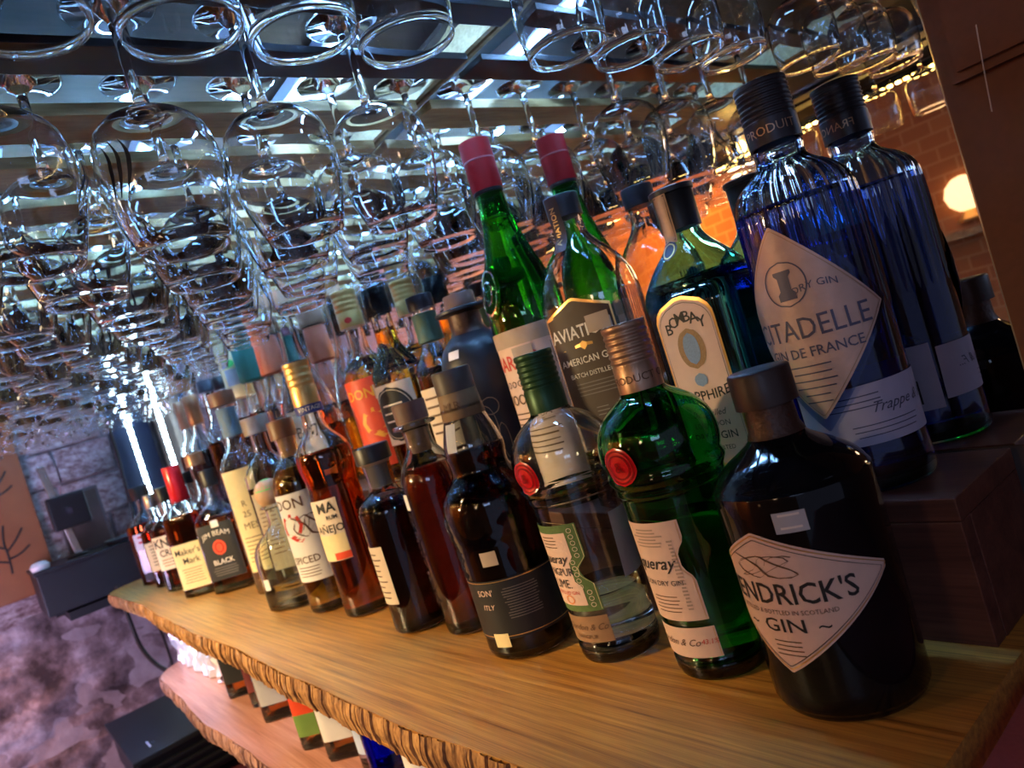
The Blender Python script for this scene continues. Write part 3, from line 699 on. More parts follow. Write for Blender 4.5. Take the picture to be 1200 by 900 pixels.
lb = B.patch('front_label', M_blklab, .030, .146, rect(.084), nu=10, nv=6, label='black label with red rosette')
outline(B, 'label_border', M_silver, .032, .144, rect(.081), 0, .0009, .0008, lb, n=2)
B.text('JIM BEAM', .0150, 0, .126, M_wtext, parent=lb, arc=.10); B.text('BLACK', .0145, 0, .066, M_wtext, parent=lb, bold=.6)
B.patch('rosette', M_redlab, .080, .112, oval(.028), off=.0011, nu=10, nv=10, parent=lb)
outline(B, 'rosette_ring', M_capred, .085, .107, oval(.018), 0, .0014, .002, lb, n=14)
lines(B, 'fine_print', MATS['dim_print'], .054, 4, .005, .055, t=.0015, parent=lb)
B.patch('price_sticker', M_white, .138, .152, rect(.016, .004), off=.0012, nu=3, nv=3)
B = square_bourbon('bourbon bottle dipped in red wax, cream label, beside the black-labelled one', (-1.715, .365, 0), 45, .285, .042, 0, 0, capm=M_wax, capr=.0185, nk=.0165, caph=.045, lmat=M_deep)
lathe('wax_drip', [(.205, .0172), (.212, .0192), (.240, .0188)], M_wax, B.root, 20)
lb = B.patch('front_label', M_yell, .020, .118, rect(.076), nu=10, nv=4)
B.text("Maker's", .0190, 0, .100, M_ink, parent=lb, bold=.4); B.text('Mark', .0190, .004, .080, M_ink, parent=lb, bold=.4); lines(B, 'fine_print', M_brn, .062, 6, .0058, .048, t=.0013, parent=lb)
B = square_bourbon('bourbon bottle with tall newsprint label lettered KNOB', (-1.905, .372, 0), 48, .245, .046, 0, 0, capm=M_blkcap, lmat=M_redsp)
lb = B.patch('front_label', M_paper, .055, .135, rect(.086), nu=10, nv=4)
B.text('KNOB', .030, 0, .118, M_ink, parent=lb, bold=1.2, sx=.9); B.text('CREEK', .022, 0, .094, M_ink, parent=lb, bold=1, sx=.9); lines(B, 'fine_print', M_brn, .078, 3, .007, .060, t=.0018, parent=lb)
B = square_bourbon('bourbon bottle with stepped cream label near the black box', (-2.06, .370, 0), 52, .235, .040, 0, 0, capm=M_silver, lmat=M_redsp)
lb = B.patch('front_label', M_yell, .045, .118, rect(.070), nu=8, nv=4); lines(B, 'fine_print', M_brn, .108, 7, .0082, .046, t=.0022, parent=lb)
B = square_bourbon('dark bourbon bottle with angled white label at the far shelf end', (-2.20, .375, 0), 50, .262, .050, 0, 0, capm=M_blkcap, capr=.024, lmat=M_redsp)
lb = B.patch('front_label', M_white, .095, .140, rect(.060), nu=8, nv=4); lines(B, 'fine_print', M_red, .128, 2, .014, .040, t=.006, parent=lb)
B.patch('lower_label', M_blklab, .012, .034, rect(.060), nu=6, nv=2)

# ---------------------------------------------------------------- middle and back rows
def cone_bottle(name, label, loc, rz, h, R, neck, sh, lmat, lv, gm=None, capm=M_woodcap, capr=.019, caph=.026, ribs=0, seg=36, bot=.94, cname='cap', thick=.0026, cat='bottle', taper=.30):
    sz = h-caph
    B = Bottle(name, label, cat, loc, rz,
        [(0, R*.85), (.002, R*.95), (.008, R*.99), (.02, R), (sh*.92, R), (sh, R*.975), (sh+(sz-sh)*taper*.35, R*.80+neck*.1), (sh+(sz-sh)*taper*.7, (R+neck)*.47), (sh+(sz-sh)*taper, neck*1.25), (sh+(sz-sh)*(taper+.15), neck*1.05), (sz-.004, neck), (sz+caph*.3, neck)],
        gm or M_clear, seg=seg, liquid=lv, lmat=lmat, thick=thick)
    B.capo = B.cap(cname, sz, h, capr, capm, ribs=ribs, bev=.0012)
    return B
# blue fluted gin
RZ = .103
B = Bottle('gin_bottle', 'tall fluted blue gin bottle with silvery diamond label, on the riser', 'bottle', (-.290, .541, RZ), -4,
    [(0, .040), (.002, .0425), (.008, .0438), (.026, .0438), (.036, .0432, None, 2, 0.0), (.042, .0432, None, 2, .0), (.055, .0435), (.120, .0445, None, 2, .0), (.135, .0448, None, 2, .03), (.170, .0452, None, 2, .045), (.215, .0450, None, 2, .05), (.232, .0425, None, 2, .05), (.243, .0350, None, 2, .05), (.250, .0255, None, 2, .03), (.255, .0200), (.260, .0185), (.266, .0190), (.270, .0175), (.276, .0170), (.300, .0165)],
    M_blue, seg=104, liquid=.224, lmat=M_bluel, thick=.0032)
c_ = B.cap('screw_cap', .270, .318, .0200, M_capgrey, ribs=7, bev=.001)
Brow = B.rows; B.rows = [(0, .02, .02, 2, 0), (.4, .02, .02, 2, 0)]
B.text('PRODUIT', .0095, .001, .2795, M_capcop, az=.40, off=.0006, parent=c_); B.text('FRANCE', .0095, 0, .2795, M_capcop, az=3.3, off=.0006, parent=c_); B.rows = Brow
bk = B.patch('glass_bezel', M_blue, .052, .222, diamond(.056, .064, .50), az=.10, off=.0028, nu=26, nv=24)
lb = B.patch('front_label', plain('rosy_silver_label', (.60, .42, .36), .42, .25, noise=.12, nscale=90, bump=.3), .062, .208, diamond(.050, .058, .50), az=.10, off=.0040, nu=26, nv=22, label='diamond label with embossed silvery finish')
outline(B, 'label_border', M_capcop, .0645, .2055, diamond(.0480, .0560, .50), .10, .0044, .0006, lb)
B.text('CITADELLE', .0225, .004, .130, plain('slate_ink', (.10, .10, .16), .4, .4, noise=0), az=.10, off=.0045, parent=lb, sx=.78)
B.text('GIN DE FRANCE', .0105, .004, .1125, MATS['slate_ink'], az=.10, off=.0045, parent=lb, sx=.9, bold=.4)
B.text('DRY GIN', .0075, .018, .160, MATS['slate_ink'], az=.10, off=.0045, parent=lb, arc=.04)
outline(B, 'tower_emblem', MATS['slate_ink'], .148, .182, oval(.030), .10, .0045, .0010, lb, n=18)
B.patch('tower_emblem', MATS['slate_ink'], .153, .175, lambda v: (-.004, .004) if .25 < v < .8 else (-.0062, .0062), az=.10, off=.0045, nu=4, nv=9, parent=lb)
lines(B, 'fine_print', MATS['slate_ink'], .102, 6, .0055, .034, az=.10, off=.0045, t=.0010, parent=lb, jag=.5)
lb = B.patch('back_label', plain('lavender_paper', (.40, .38, .52), .55, noise=.08), .036, .080, rect(.125), az=1.00, off=.0008, nu=34, nv=5, label='pale lavender wrap label with a signature')
B.text('Carte de France', .0080, -.020, .066, MATS['slate_ink'], az=1.0, off=.0012, shear=.4, parent=lb) if False else lines(B, 'fine_print', MATS['slate_ink'], .072, 3, .0042, .040, az=1.0, u0=-.02, off=.0012, t=.0008, parent=lb)
B.text('Trappe & F...', .0110, .018, .062, MATS['slate_ink'], az=1.0, off=.0012, shear=.5, parent=lb); lines(B, 'fine_print', MATS['slate_ink'], .050, 3, .004, .050, az=1.0, off=.0012, t=.0007, parent=lb)
bcl = B.patch('barcode_label', plain('lavender_paper', (.4, .38, .5)), .030, .085, rect(.060), az=3.2, off=.0008, nu=16, nv=4)
for i in range(14): B.patch('barcode_bar', M_ink, .036, .056, rect(random.choice((.0008, .0016)), -.014+i*.0021), az=3.2, off=.0013, nu=1, nv=1, parent=bcl)

# turquoise rectangular gin
B = Bottle('gin_bottle', 'turquoise square-shouldered gin bottle with arched cream label', 'bottle', (-.397, .543, RZ), 3,
    [(0, .039, .033, 4), (.003, .0415, .035, 4.5), (.01, .0425, .036, 5), (.17, .0435, .037, 5), (.185, .0435, .037, 4.6), (.196, .041, .035, 3.6), (.212, .031, .029, 2.6), (.224, .0215, .0215), (.232, .0170, .0170), (.240, .0158, .0158), (.262, .0158, .0158)],
    M_turq, seg=56, liquid=.196, lmat=M_turql, thick=.0030)
c_ = B.cap('cap', .2385, .2750, .0182, M_blkcap, bev=.0008)
lathe('cap_rim', [(.2700, .0180), (.2712, .0200), (.2755, .0200), (.2765, .0185)], M_blkcap, c_, 32)
Brow = B.rows; B.rows = smooth_rows([(.20, .036), (.212, .031), (.224, .0225), (.232, .019), (.24, .0186), (.28, .0186)], 3)
ss = B.patch('seal_strip', plain('bronze_seal_paper', (.42, .25, .14), .45, .2, noise=.2, nscale=200), .228, .272, rect(.013), az=-.05, off=.0012, nu=5, nv=10, label='bronze paper seal strip over the cap')
outline(B, 'strip_border', M_ink, .230, .270, rect(.0105), -.05, .0016, .0007, ss, n=10)
md = B.patch('seal_medallion', M_capgrey, .214, .230, oval(.014), az=-.05, off=.0024, nu=8, nv=8); outline(B, 'medallion_ring', M_goldi, .2155, .2285, oval(.011), -.05, .003, .001, md, n=12); B.rows = Brow
lb = B.patch('front_label', M_goldi, .030, .182, arch(.060, .86), nu=14, nv=26, off=.0006, label='arched label with gold edge')
ip = B.patch('label_face', M_pink, .033, .179, arch(.055, .86), nu=14, nv=26, off=.0010, parent=lb)
outline(B, 'label_border', M_ink, .0345, .1765, arch(.052, .86), 0, .0013, .0005, lb)
for i, ch in enumerate('BOMBAY'):
    t = (i-2.5)/2.5; B.text(ch, .0135, t*.0165, .1640-.008*t*t, M_ink, off=.0013, parent=lb, bold=.6)
B.text('SAPPHIRE', .0120, 0, .0935, M_ink, off=.0013, parent=lb, arc=-.09, sx=.95, bold=.6); B.text('Distilled', .0080, 0, .078, M_ink, off=.0013, shear=.3, parent=lb)
B.text('LONDON', .0068, 0, .068, M_ink, off=.0013, parent=lb); B.text('DRY GIN', .0095, 0, .0575, M_ink, off=.0013, parent=lb, bold=.5); B.text('IMPORTED', .0055, 0, .0465, M_ink, off=.0013, parent=lb)
wr = B.patch('wreath_emblem', plain('bronze_ink', (.32, .18, .08), .5, noise=.4, nscale=500), .118, .154, oval(.026), off=.0013, nu=10, nv=12, parent=lb)
B.patch('portrait_medallion', plain('steel_blue_ink', (.18, .30, .48), .5, noise=.3, nscale=600), .122, .150, oval(.015), off=.0016, nu=8, nv=10, parent=lb)
B.patch('crest_ball', MATS['steel_blue_ink'], .102, .114, oval(.012), off=.0016, nu=6, nv=6, parent=lb)
sd_ = B.patch('side_text_panel', M_turq, .03, .17, rect(.020), az=1.57, off=.0005, nu=4, nv=4) if False else None

# clear gin with shield label
B = Bottle('gin_bottle', 'clear gin bottle with brown hexagonal label, on the riser', 'bottle', (-.527, .541, RZ), 17,
    [(0, .043, .037, 2.6), (.003, .047, .040, 2.8), (.01, .048, .041, 3), (.19, .0495, .0425, 3), (.215, .0490, .042, 2.8), (.235, .0450, .039, 2.5), (.252, .0355, .033, 2.2), (.265, .0245, .0245), (.274, .0185, .0185), (.282, .0160, .0160), (.302, .0155, .0155)],
    M_clear, seg=52, liquid=.060, lmat=M_water, thick=.0030)
c_ = B.cap('cap', .2960, .3190, .0180, M_capgrey, bev=.001)
Brow = B.rows; B.rows = smooth_rows([(.25, .036), (.265, .0255), (.274, .0198), (.282, .0184), (.33, .0184)], 3)
ss = B.patch('seal_strip', plain('dark_brown_seal', (.05, .028, .02), .5, noise=.2), .262, .318, rect(.015), az=-.15, off=.0010, nu=5, nv=10)
B.text('AVIATION', .0085, 0, .288, M_goldi, az=-.15, off=.0014, parent=ss, vert=True); B.rows = Brow
hexf = lambda v: (-.037*min(1, .72+v*2.2, .72+(1-v)*2.2) if 0 else -.036, .036)
def hexs(v):
    k = 1.0 if .10 < v < .90 else (.05+.95*(v/.10) if v <= .10 else .05+.95*((1-v)/.10))
    return (-.036*k-.0006, .036*k+.0006)
lb = B.patch('front_label', M_goldi, .074, .214, hexs, off=.0008, nu=16, nv=30, label='brown hexagonal label with gold edge')
ip = B.patch('label_face', plain('chocolate_paper', (.05, .026, .015), .55, noise=.1), .0770, .211, lambda v: tuple(x*.955 for x in hexs(v)), off=.0012, nu=16, nv=30, parent=lb)
B.text('AVIATION', .0178, 0, .1800, M_wtext, off=.0016, parent=lb, sx=.82, bold=.8)
V = []; F = []
pl = [(-.026, .1650), (-.004, .1690), (0, .1710), (.004, .1690), (.026, .1650), (.004, .1655), (0, .1620), (-.004, .1655)]
obj('plane_emblem', [B.pt(u, z_, .0017) for u, z_ in pl], [tuple(range(8))], M_goldi, lb)
B.text('AMERICAN GIN', .0098, 0, .1520, M_wtext, off=.0016, parent=lb, sx=.92, bold=.3); B.text('BATCH DISTILLED', .0066, 0, .1380, M_wtext, off=.0016, parent=lb, sx=.95)
lines(B, 'fine_print', MATS['dim_print'], .1290, 4, .0038, .046, off=.0016, t=.0009, parent=lb); lines(B, 'fine_print', MATS['dim_print'], .103, 3, .0038, .016, off=.0016, t=.0009, parent=lb)
B.patch('price_sticker', plain('buff_paper', (.42, .32, .24)), .176, .193, rect(.022, .021), off=.0020, nu=4, nv=3, label='blank buff sticker on the brown label')
bm = bmesh.new()
for i in range(9):
    for s_ in (1,):
        p_ = B.pt(-.016+i*.004, .15, .0004, 1.45); add_box(bm, (p_[0], p_[1], .155), (.0012, .0012, .11), 0)
tag(bobj('moulded_ribs', bm, M_clear, B.root), kind='stuff')

# green maraschino-like bottle with red cap
B = Bottle('liqueur_bottle', 'tall green liqueur bottle with long dark red cap', 'bottle', (-.632, .541, RZ), 6,
    [(0, .035), (.003, .0410), (.01, .0430), (.06, .0432), (.20, .0435), (.222, .0432), (.243, .0412), (.265, .0365), (.290, .0285), (.318, .0210), (.338, .0180), (.356, .0162), (.395, .0155)],
    M_lime, seg=44, liquid=.335, lmat=M_grnl, thick=.0028)
c_ = B.cap('long_cap', .366, .424, .0182, M_capred, bev=.0014)
lathe('cap_groove', [(.3995, .0180), (.4000, .0186), (.4012, .0186), (.4018, .0180)], plain('worn_red', (.42, .12, .12), .4, noise=0), c_, 32)
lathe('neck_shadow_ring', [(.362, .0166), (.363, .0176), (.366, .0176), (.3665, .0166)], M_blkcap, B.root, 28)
ms = B.patch('moulded_seal', M_green, .222, .282, oval(.034), az=-.15, off=.0030, nu=12, nv=14); outline(B, 'seal_ring', M_lime, .226, .278, oval(.028), -.15, .0042, .0022, ms, n=18); outline(B, 'seal_ring', M_lime, .238, .266, oval(.016), -.15, .0044, .002, ms, n=14)
lb = B.patch('front_label', M_pink, .030, .205, rect(.150), az=.1, nu=40, nv=8)
tb = B.patch('top_band', plain('straw_band', (.42, .30, .20), .6, noise=.2), .188, .206, rect(.154), az=.1, off=.0012, nu=40, nv=3, parent=lb)
B.text('LUXARDO', .0230, -.006, .170, M_red, az=-.15, parent=lb, sx=.85, bold=.9)
outline(B, 'label_rule', M_brn, .158, .183, rect(.10, .0), 0, .0010, .0007, lb, n=14)
for i in range(6): outline(B, 'medal', M_brn, .143, .1505, oval(.0075, -.028+i*.010), 0, .0010, .0012, lb, n=10)
for i in range(5): outline(B, 'medal', M_brn, .123, .1350, oval(.0115, -.028+i*.013), 0, .0010, .0018, lb, n=10)
lines(B, 'fine_print', M_brn, .112, 9, .0060, .080, az=0, t=.0016, parent=lb, jag=.3)
B.patch('price_sticker', plain('buff_paper', (.42, .32, .24)), .158, .186, rect(.024, .010), az=.15, off=.0016, nu=6, nv=3)

# matte black jug
B = Bottle('ceramic_bottle', 'matte black ceramic bottle with flanged lip and cork stopper', 'bottle', (-.745, .538, RZ), 5,
    [(0, .042), (.003, .0465), (.012, .0480), (.12, .0490), (.165, .0490), (.190, .0465), (.208, .0400), (.218, .0310), (.224, .0240), (.2300, .0205), (.2450, .0195), (.2490, .0200), (.2515, .0345), (.2540, .0355), (.2565, .0340), (.2585, .0200)],
    M_matteb, seg=44, solid=True)
lathe('stopper', [(.2580, .0190), (.2590, .0200), (.2735, .0200), (.2750, .0190)], plain('rusty_wood_cap', (.22, .12, .09)), B.root, 28)
lathe('neck_wrap', [(.2240, .0242), (.2300, .0214), (.2450, .0206), (.2490, .0206)], plain('bronze_black_wrap', (.06, .028, .018)), B.root, 28)
B.patch('price_sticker', M_wtext, .196, .206, rect(.016), az=.2, off=.0010, nu=5, nv=3)
wcrest = plain('bronze_line', (.32, .22, .14), .5, .3, noise=0)
for cx, cz, ww, hh in ((-.004, .105, .020, .055), (.010, .085, .012, .045), (-.012, .08, .012, .05), (.003, .130, .022, .022)):
    outline(B, 'incised_figure', wcrest, cz-hh/2, cz+hh/2, oval(ww, cx), .75, .0008, .0010, None, n=14)

# back row, taller riser
RY = .546; R2 = .150
B = cone_bottle('whisky_bottle', 'amber whisky bottle with black cap and sage green neck label', (-.846, RY, R2), 20, .252, .0350, .0145, .150, M_deep, .150, capm=M_capgrey, capr=.0185, caph=.020, taper=.34)
Br = B.rows; lathe('neck_label', [(.186, .0165), (.187, .0182), (.226, .0172), (.227, .0160)], M_sage, B.root, 28)
lb = B.patch('front_label', M_paper, .040, .125, rect(.060), nu=16, nv=5); lines(B, 'fine_print', M_brn, .11, 5, .012, .040, t=.003, parent=lb)
B = cone_bottle('whisky_bottle', 'whisky bottle with shiny black foil cap and dark oval label', (-.962, RY, R2), 26, .294, .0400, .0160, .165, M_gold, .232, capm=plain('shiny_black_foil', (.012, .012, .013), .22, .2, noise=0), capr=.0190, caph=.040, taper=.40)
lathe('foil_band', [(.254, .0190), (.2545, .0202), (.2590, .0202), (.2595, .0190)], MATS['shiny_black_foil'], B.root, 28)
lb = B.patch('front_label', M_paper, .060, .150, rect(.078), nu=22, nv=6)
B.patch('dark_oval', M_blklab, .064, .146, oval(.070), off=.0009, nu=18, nv=16, parent=lb); outline(B, 'oval_ring', M_paper, .068, .142, oval(.063), 0, .0013, .001, lb); B.text('Grouse', .0145, 0, .105, M_wtext, off=.0013, shear=.3, parent=lb) if False else lines(B, 'script_line', M_wtext, .118, 3, .012, .040, off=.0013, t=.0022, parent=lb)
B = cone_bottle('rum_bottle', 'golden rum bottle with ribbed gold cap and scarlet label', (-1.056, RY, R2), 34, .316, .0400, .0150, .185, M_gold, .205, capm=M_capgold, capr=.0205, caph=.060, ribs=4, taper=.36)
Br = B.rows; B.rows = [(0, .0205, .0205, 2, 0), (.4, .0205, .0205, 2, 0)]
B.patch('cap_emblem', M_red, .262, .272, oval(.012), az=.3, off=.0008, nu=5, nv=5); B.rows = Br
lb = B.patch('front_label', M_redlab, .030, .172, rect(.085), nu=24, nv=6, label='scarlet label with orange lettering')
B.text('DON', .022, -.004, .148, plain('orange_gold_ink', (.85, .40, .04), .5, noise=0), parent=lb, bold=.8); B.text('Q', .062, .010, .100, MATS['orange_gold_ink'], parent=lb, bold=.3)
B.patch('price_sticker', M_paper, .135, .158, rect(.018, .030), off=.0010, nu=4, nv=3)
B = cone_bottle('tequila_bottle', 'clear round-bodied bottle with long neck and pale cork cap', (-1.322, RY, R2), 46, .386, .0500, .0180, .155, M_gold, .120, capm=plain('peach_cork_cap', (.55, .33, .20), .6, noise=.2, nscale=90), capr=.0225, caph=.026, taper=.50)
lb = B.patch('front_label', M_paper, .075, .160, rect(.070), nu=22, nv=6); B.text('BEZ', .030, .004, .118, M_ink, parent=lb)
B = cone_bottle('brandy_bottle', 'bottle with dark brown cap and burnt orange neck sleeve', (-1.440, RY, R2), 50, .358, .0400, .0190, .190, M_deep, .15, capm=M_woodcap, capr=.0275, caph=.030, taper=.30)
lathe('neck_sleeve', [(.250, .0230), (.252, .0262), (.322, .0240), (.326, .0210)], M_orange, B.root, 28)
B = cone_bottle('brandy_bottle', 'round amber brandy bottle with yellow neck sleeve and green crest', (-1.672, RY, R2), 54, .362, .0460, .0190, .150, M_deep, .190, capm=M_yell, capr=.0280, caph=.02, taper=.35)
Br = B.rows; lathe('neck_sleeve', [(.235, .0230), (.237, .0285), (.340, .0280), (.343, .0240)], M_yell, B.root, 28)
B.rows = [(0, .0285, .0285, 2, 0), (.4, .0285, .0285, 2, 0)]; B.patch('green_crest', MATS['bright_green_paper'], .305, .325, oval(.026), off=.001, nu=8, nv=6); B.patch('pale_crest', M_grey, .265, .302, rect(.026), off=.001, nu=6, nv=3); B.rows = Br
B = cone_bottle('brandy_bottle', 'amber bottle with emerald green neck sleeve and maroon cap', (-1.585, RY+.004, R2), 54, .355, .0360, .0190, .165, M_deep, .19, capm=plain('maroon_cap', (.10, .02, .03), .5, noise=.1), capr=.0270, caph=.018, taper=.35)
lathe('neck_sleeve', [(.258, .0230), (.262, .0268), (.335, .0262), (.337, .0230)], M_teal, B.root, 28)
# far dark group
for (x, y, z0, h, R, nr, cm, cr, lab, nm_, lm) in (
    (-1.775, .545, R2, .305, .040, .0150, M_blkcap, .0215, 'bottle with glossy black cap and gold collar, among the far back bottles', 'liqueur_bottle', M_dark),
    (-1.90, .540, R2, .318, .038, .0150, M_capgrey, .0200, 'bottle with grey cap behind the glossy black-capped one', 'liqueur_bottle', M_dark),
    (-1.84, .447, 0, .300, .045, .0160, plain('bronze_foil', (.30, .16, .08), .35, .5, noise=.1), .0210, 'dark round-shouldered bottle with black-and-cream label behind the red wax', 'liqueur_bottle', M_dark),
    (-2.00, .52, R2, .298, .042, .0165, plain('copper_foil', (.30, .12, .05), .35, .5, noise=.1), .0200, 'dark bottle with copper foil neck at the far end', 'liqueur_bottle', M_dark),
    (-2.12, .525, R2, .300, .042, .0165, plain('pale_copper_foil', (.34, .17, .09), .35, .5, noise=.1), .0200, 'dark bottle with pale copper foil neck, furthest of the back row', 'liqueur_bottle', M_dark),
    (-2.02, .452, 0, .262, .036, .0155, M_blkcap, .0230, 'short bottle with wide black cap near the far light strips', 'liqueur_bottle', M_redsp)):
    B = cone_bottle(nm_, lab, (x, y, z0), 58, h, R, nr, h*.52, lm, h*.5, capm=cm, capr=cr, caph=.030, taper=.35, seg=28)
    if 'foil' in lab: lathe('foil_neck', [(h*.74, nr+.0012), (h*.745, nr+.0036), (h-.030, nr+.0022)], cm, B.root, 24)
    if 'black-and-cream' in lab:
        lb = B.patch('front_label', M_blklab, .05, .145, rect(.085), nu=16, nv=4); B.patch('cream_band', M_paper, .118, .138, rect(.085), off=.0009, nu=16, nv=2, parent=lb)

# lower shelf bottles
LZ = -.19
def low(x, y, rz, h, w_, col, lab, lcol, nm_='spirit_bottle', lmat=M_amber, gm=None, l0=.04, l1=.13, sq=True):
    if sq: B = Bottle(nm_, lab, 'bottle', (x, y, LZ), rz, [(0, w_*.9, w_*.8, 5), (.004, w_, w_*.9, 5), (.11, w_, w_*.9, 5), (.125, w_*.8, w_*.7, 3), (.135, .015), (.152, .014)], gm or M_clear, seg=32, liquid=.10, lmat=lmat)
    else: B = Bottle(nm_, lab, 'bottle', (x, y, LZ), rz, [(0, w_*.9), (.004, w_), (.105, w_), (.12, w_*.85), (.132, .018), (.152, .014)], gm or M_clear, seg=32, liquid=.10, lmat=lmat)
    B.cap('cap', .140, .154, .017, M_blkcap)
    if lcol: B.patch('front_label', lcol, l0, l1 if l1 < .11 else .105, rect(w_*1.75), nu=10, nv=3)
    return B
low(-1.56, .345, 50, .15, .034, 0, 'dark label bottle at the far left of the lower shelf', M_blklab, lmat=M_amber, l0=.03)
low(-1.44, .350, 50, .15, .030, 0, 'maroon-labelled amber bottle second on the lower shelf', plain('maroon_paper', (.16, .03, .03), .5, noise=.1), lmat=M_amber, l0=.03)
low(-1.335, .345, 50, .15, .036, 0, 'bottle with pale grey label between maroon and green labels, lower shelf', M_grey, lmat=M_amber, l0=.03)
B = low(-1.14, .338, 45, .15, .034, 0, 'lower shelf bottle with red and green striped label', M_redlab, lmat=M_amber, l0=.03)
B.patch('green_band', plain('leaf_green_paper', (.16, .28, .06), .5, noise=.1), .022, .056, rect(.060), off=.0009, nu=8, nv=2)
low(-1.055, .345, 45, .15, .034, 0, 'lower shelf bottle with lilac white label, right of the striped one', M_white, lmat=M_amber, l0=.03)
low(-.972, .355, 45, .15, .034, 0, 'clear lower shelf bottle with pale blue label', plain('ice_blue_paper', (.45, .55, .80), .5, noise=.1), lmat=M_water, sq=False, l0=.025)
low(-.918, .408, 45, .15, .034, 0, 'clear ridged bottle on the lower shelf beside the cobalt one', None, lmat=M_water, sq=False)
low(-.880, .335, 45, .15, .036, 0, 'cobalt blue bottle on the lower shelf', None, lmat=M_bluel, gm=glass('cobalt_glass', (.01, .08, .85)), sq=False)
low(-.79, .34, 45, .15, .034, 0, 'clear lower shelf bottle right of the cobalt one', M_white, lmat=M_water, sq=False, l0=.025)
# ---------------------------------------------------------------- hanging glasses
FOOT = .6480
def glass_proto(name, prof_out, th, seg, mat):
    # profile from foot (top) down to the rim, z negative downwards, origin at the foot underside
    return prof_out
M_rack = glass('rack_glass', (.985, .99, 1.0), ior=1.47)
def wine(kind, seg):
    # outer profile points (r, z): start at foot centre top, go out, stem, bowl, rim, then inner wall back to bowl bottom
    if kind == 'coupe':
        foot = [(.0005, .0055), (.030, .0050), (.0325, .0035), (.030, .0022), (.010, -.001), (.0042, -.006), (.0036, -.020), (.0038, -.050), (.0060, -.060)]
        out = [(.014, -.0635), (.026, -.070), (.034, -.081), (.0368, -.096), (.0370, -.110), (.0360, -.126), (.0335, -.1400)]
    else:
        foot = [(.0005, .0055), (.034, .0050), (.0365, .0035), (.034, .0022), (.012, -.001), (.0048, -.007), (.0042, -.025), (.0045, -.070), (.0075, -.082)]
        out = [(.018, -.087), (.034, -.095), (.045, -.107), (.0487, -.123), (.0500, -.138), (.0482, -.158), (.0425, -.182), (.0350, -.205)]
    O = foot+out
    pts = []
    n = len(out)
    sm = []
    for i in range(len(O)-1):
        a, b, c_, d = O[max(i-1, 0)], O[i], O[i+1], O[min(i+2, len(O)-1)]
        for t in ((0, .5) if i >= len(foot)-2 else (0,)):
            sm.append(tuple(.5*((2*b[m])+(-a[m]+c_[m])*t+(2*a[m]-5*b[m]+4*c_[m]-d[m])*t*t+(-a[m]+3*b[m]-3*c_[m]+d[m])*t**3) for m in (0, 1)))
    sm.append(O[-1])
    th = .0009
    inner = [(max(r-th, .0004), z - (.0016 if i == 0 else 0)) for i, (r, z) in enumerate(sm) if z < (-.064 if kind == 'coupe' else -.088)]
    prof = sm + [(sm[-1][0]+.0003, sm[-1][1]-.0006), (sm[-1][0], sm[-1][1]-.0012), (sm[-1][0]-.0006, sm[-1][1]-.0014), (sm[-1][0]-.0012, sm[-1][1]-.0008)] + inner[::-1] + [(.0004, inner[0][1]+.0005)]
    V = []; F = []
    for r, z in prof:
        for i in range(seg): a = 2*PI*i/seg; V.append((r*math.cos(a), r*math.sin(a), z))
    for k in range(len(prof)-1):
        for i in range(seg): j = (i+1) % seg; a = k*seg; F.append((a+i, a+seg+i, a+seg+j, a+j))
    return V, F
def glass_thing(kind, seg):
    V, F = wine(kind, seg)
    return V, F
gp = {}
for kind in ('coupe', 'copa'):
    for seg in (48, 24):
        V, F = wine(kind, seg); me = bpy.data.meshes.new('wine_glass'); me.from_pydata(V, [], F); me.update()
        me.polygons.foreach_set('use_smooth', [True]*len(me.polygons)); me.materials.append(M_rack); gp[kind, seg] = me
rg = random.Random(12)
def hang(kind, seg, x, y, label, group=None, swirl=False):
    o = bpy.data.objects.new('wine_glass' if kind == 'coupe' else 'balloon_glass', gp[kind, seg]); C.objects.link(o)
    o.location = (x, y, FOOT); o.rotation_euler = (rg.uniform(-.008, .008), rg.uniform(-.02, -.0), rg.uniform(0, 6))
    tag(o, label, 'glass', group)
    return o
ORD = ['nearest the left frame edge', 'second', 'third', 'fourth', 'fifth', 'sixth', 'seventh']
for i, y in enumerate((-.06, .02, .10, .18, .26)):
    hang('coupe', 48, -.27, y, ['wine glass overhead nearest the left, its rim just at the top edge', 'second overhead wine glass cut by the top edge', 'third overhead wine glass cut by the top edge', 'fourth overhead wine glass cut by the top edge', 'fifth overhead wine glass above the light bar'][i])
for i, y in enumerate((.085, .162, .239, .316, .478, .556)):
    hang('coupe', 48, -.405, y, ['round wine glass with dark rim at the top left corner', 'round wine glass right of the top left corner one', 'round wine glass left of the diagonal light bar', 'round wine glass in front of the diagonal light bar', 'wine glass at the top, just above the red bottle caps', 'wine glass touching the mirror at the end of the near row'][i])
near = {.085: 'large balloon glass at the left edge, under the top corner glass', .195: 'largest balloon glass with black swirl logo, upper left', .300: 'large balloon glass just left of the light bar end',
        .410: 'large balloon glass right of the diagonal light bar'}
TALL = [(-.632, .541, .020), (-.962, .546, .024), (-1.056, .546, .045), (-1.322, .546, .028), (-1.44, .546, .031), (-1.672, .546, .034), (-1.585, .55, .031), (-1.775, .545, .026), (-1.90, .54, .026), (-2.0, .52, .026), (-2.12, .525, .026)]
ORDN = ['nearest the mirror', 'second from the mirror', 'third from the mirror', 'fourth from the mirror', 'fifth from the mirror', 'sixth from the mirror', 'seventh from the mirror']
ROWN = ['first row', 'second row', 'third row', 'fourth row', 'fifth row', 'sixth row']
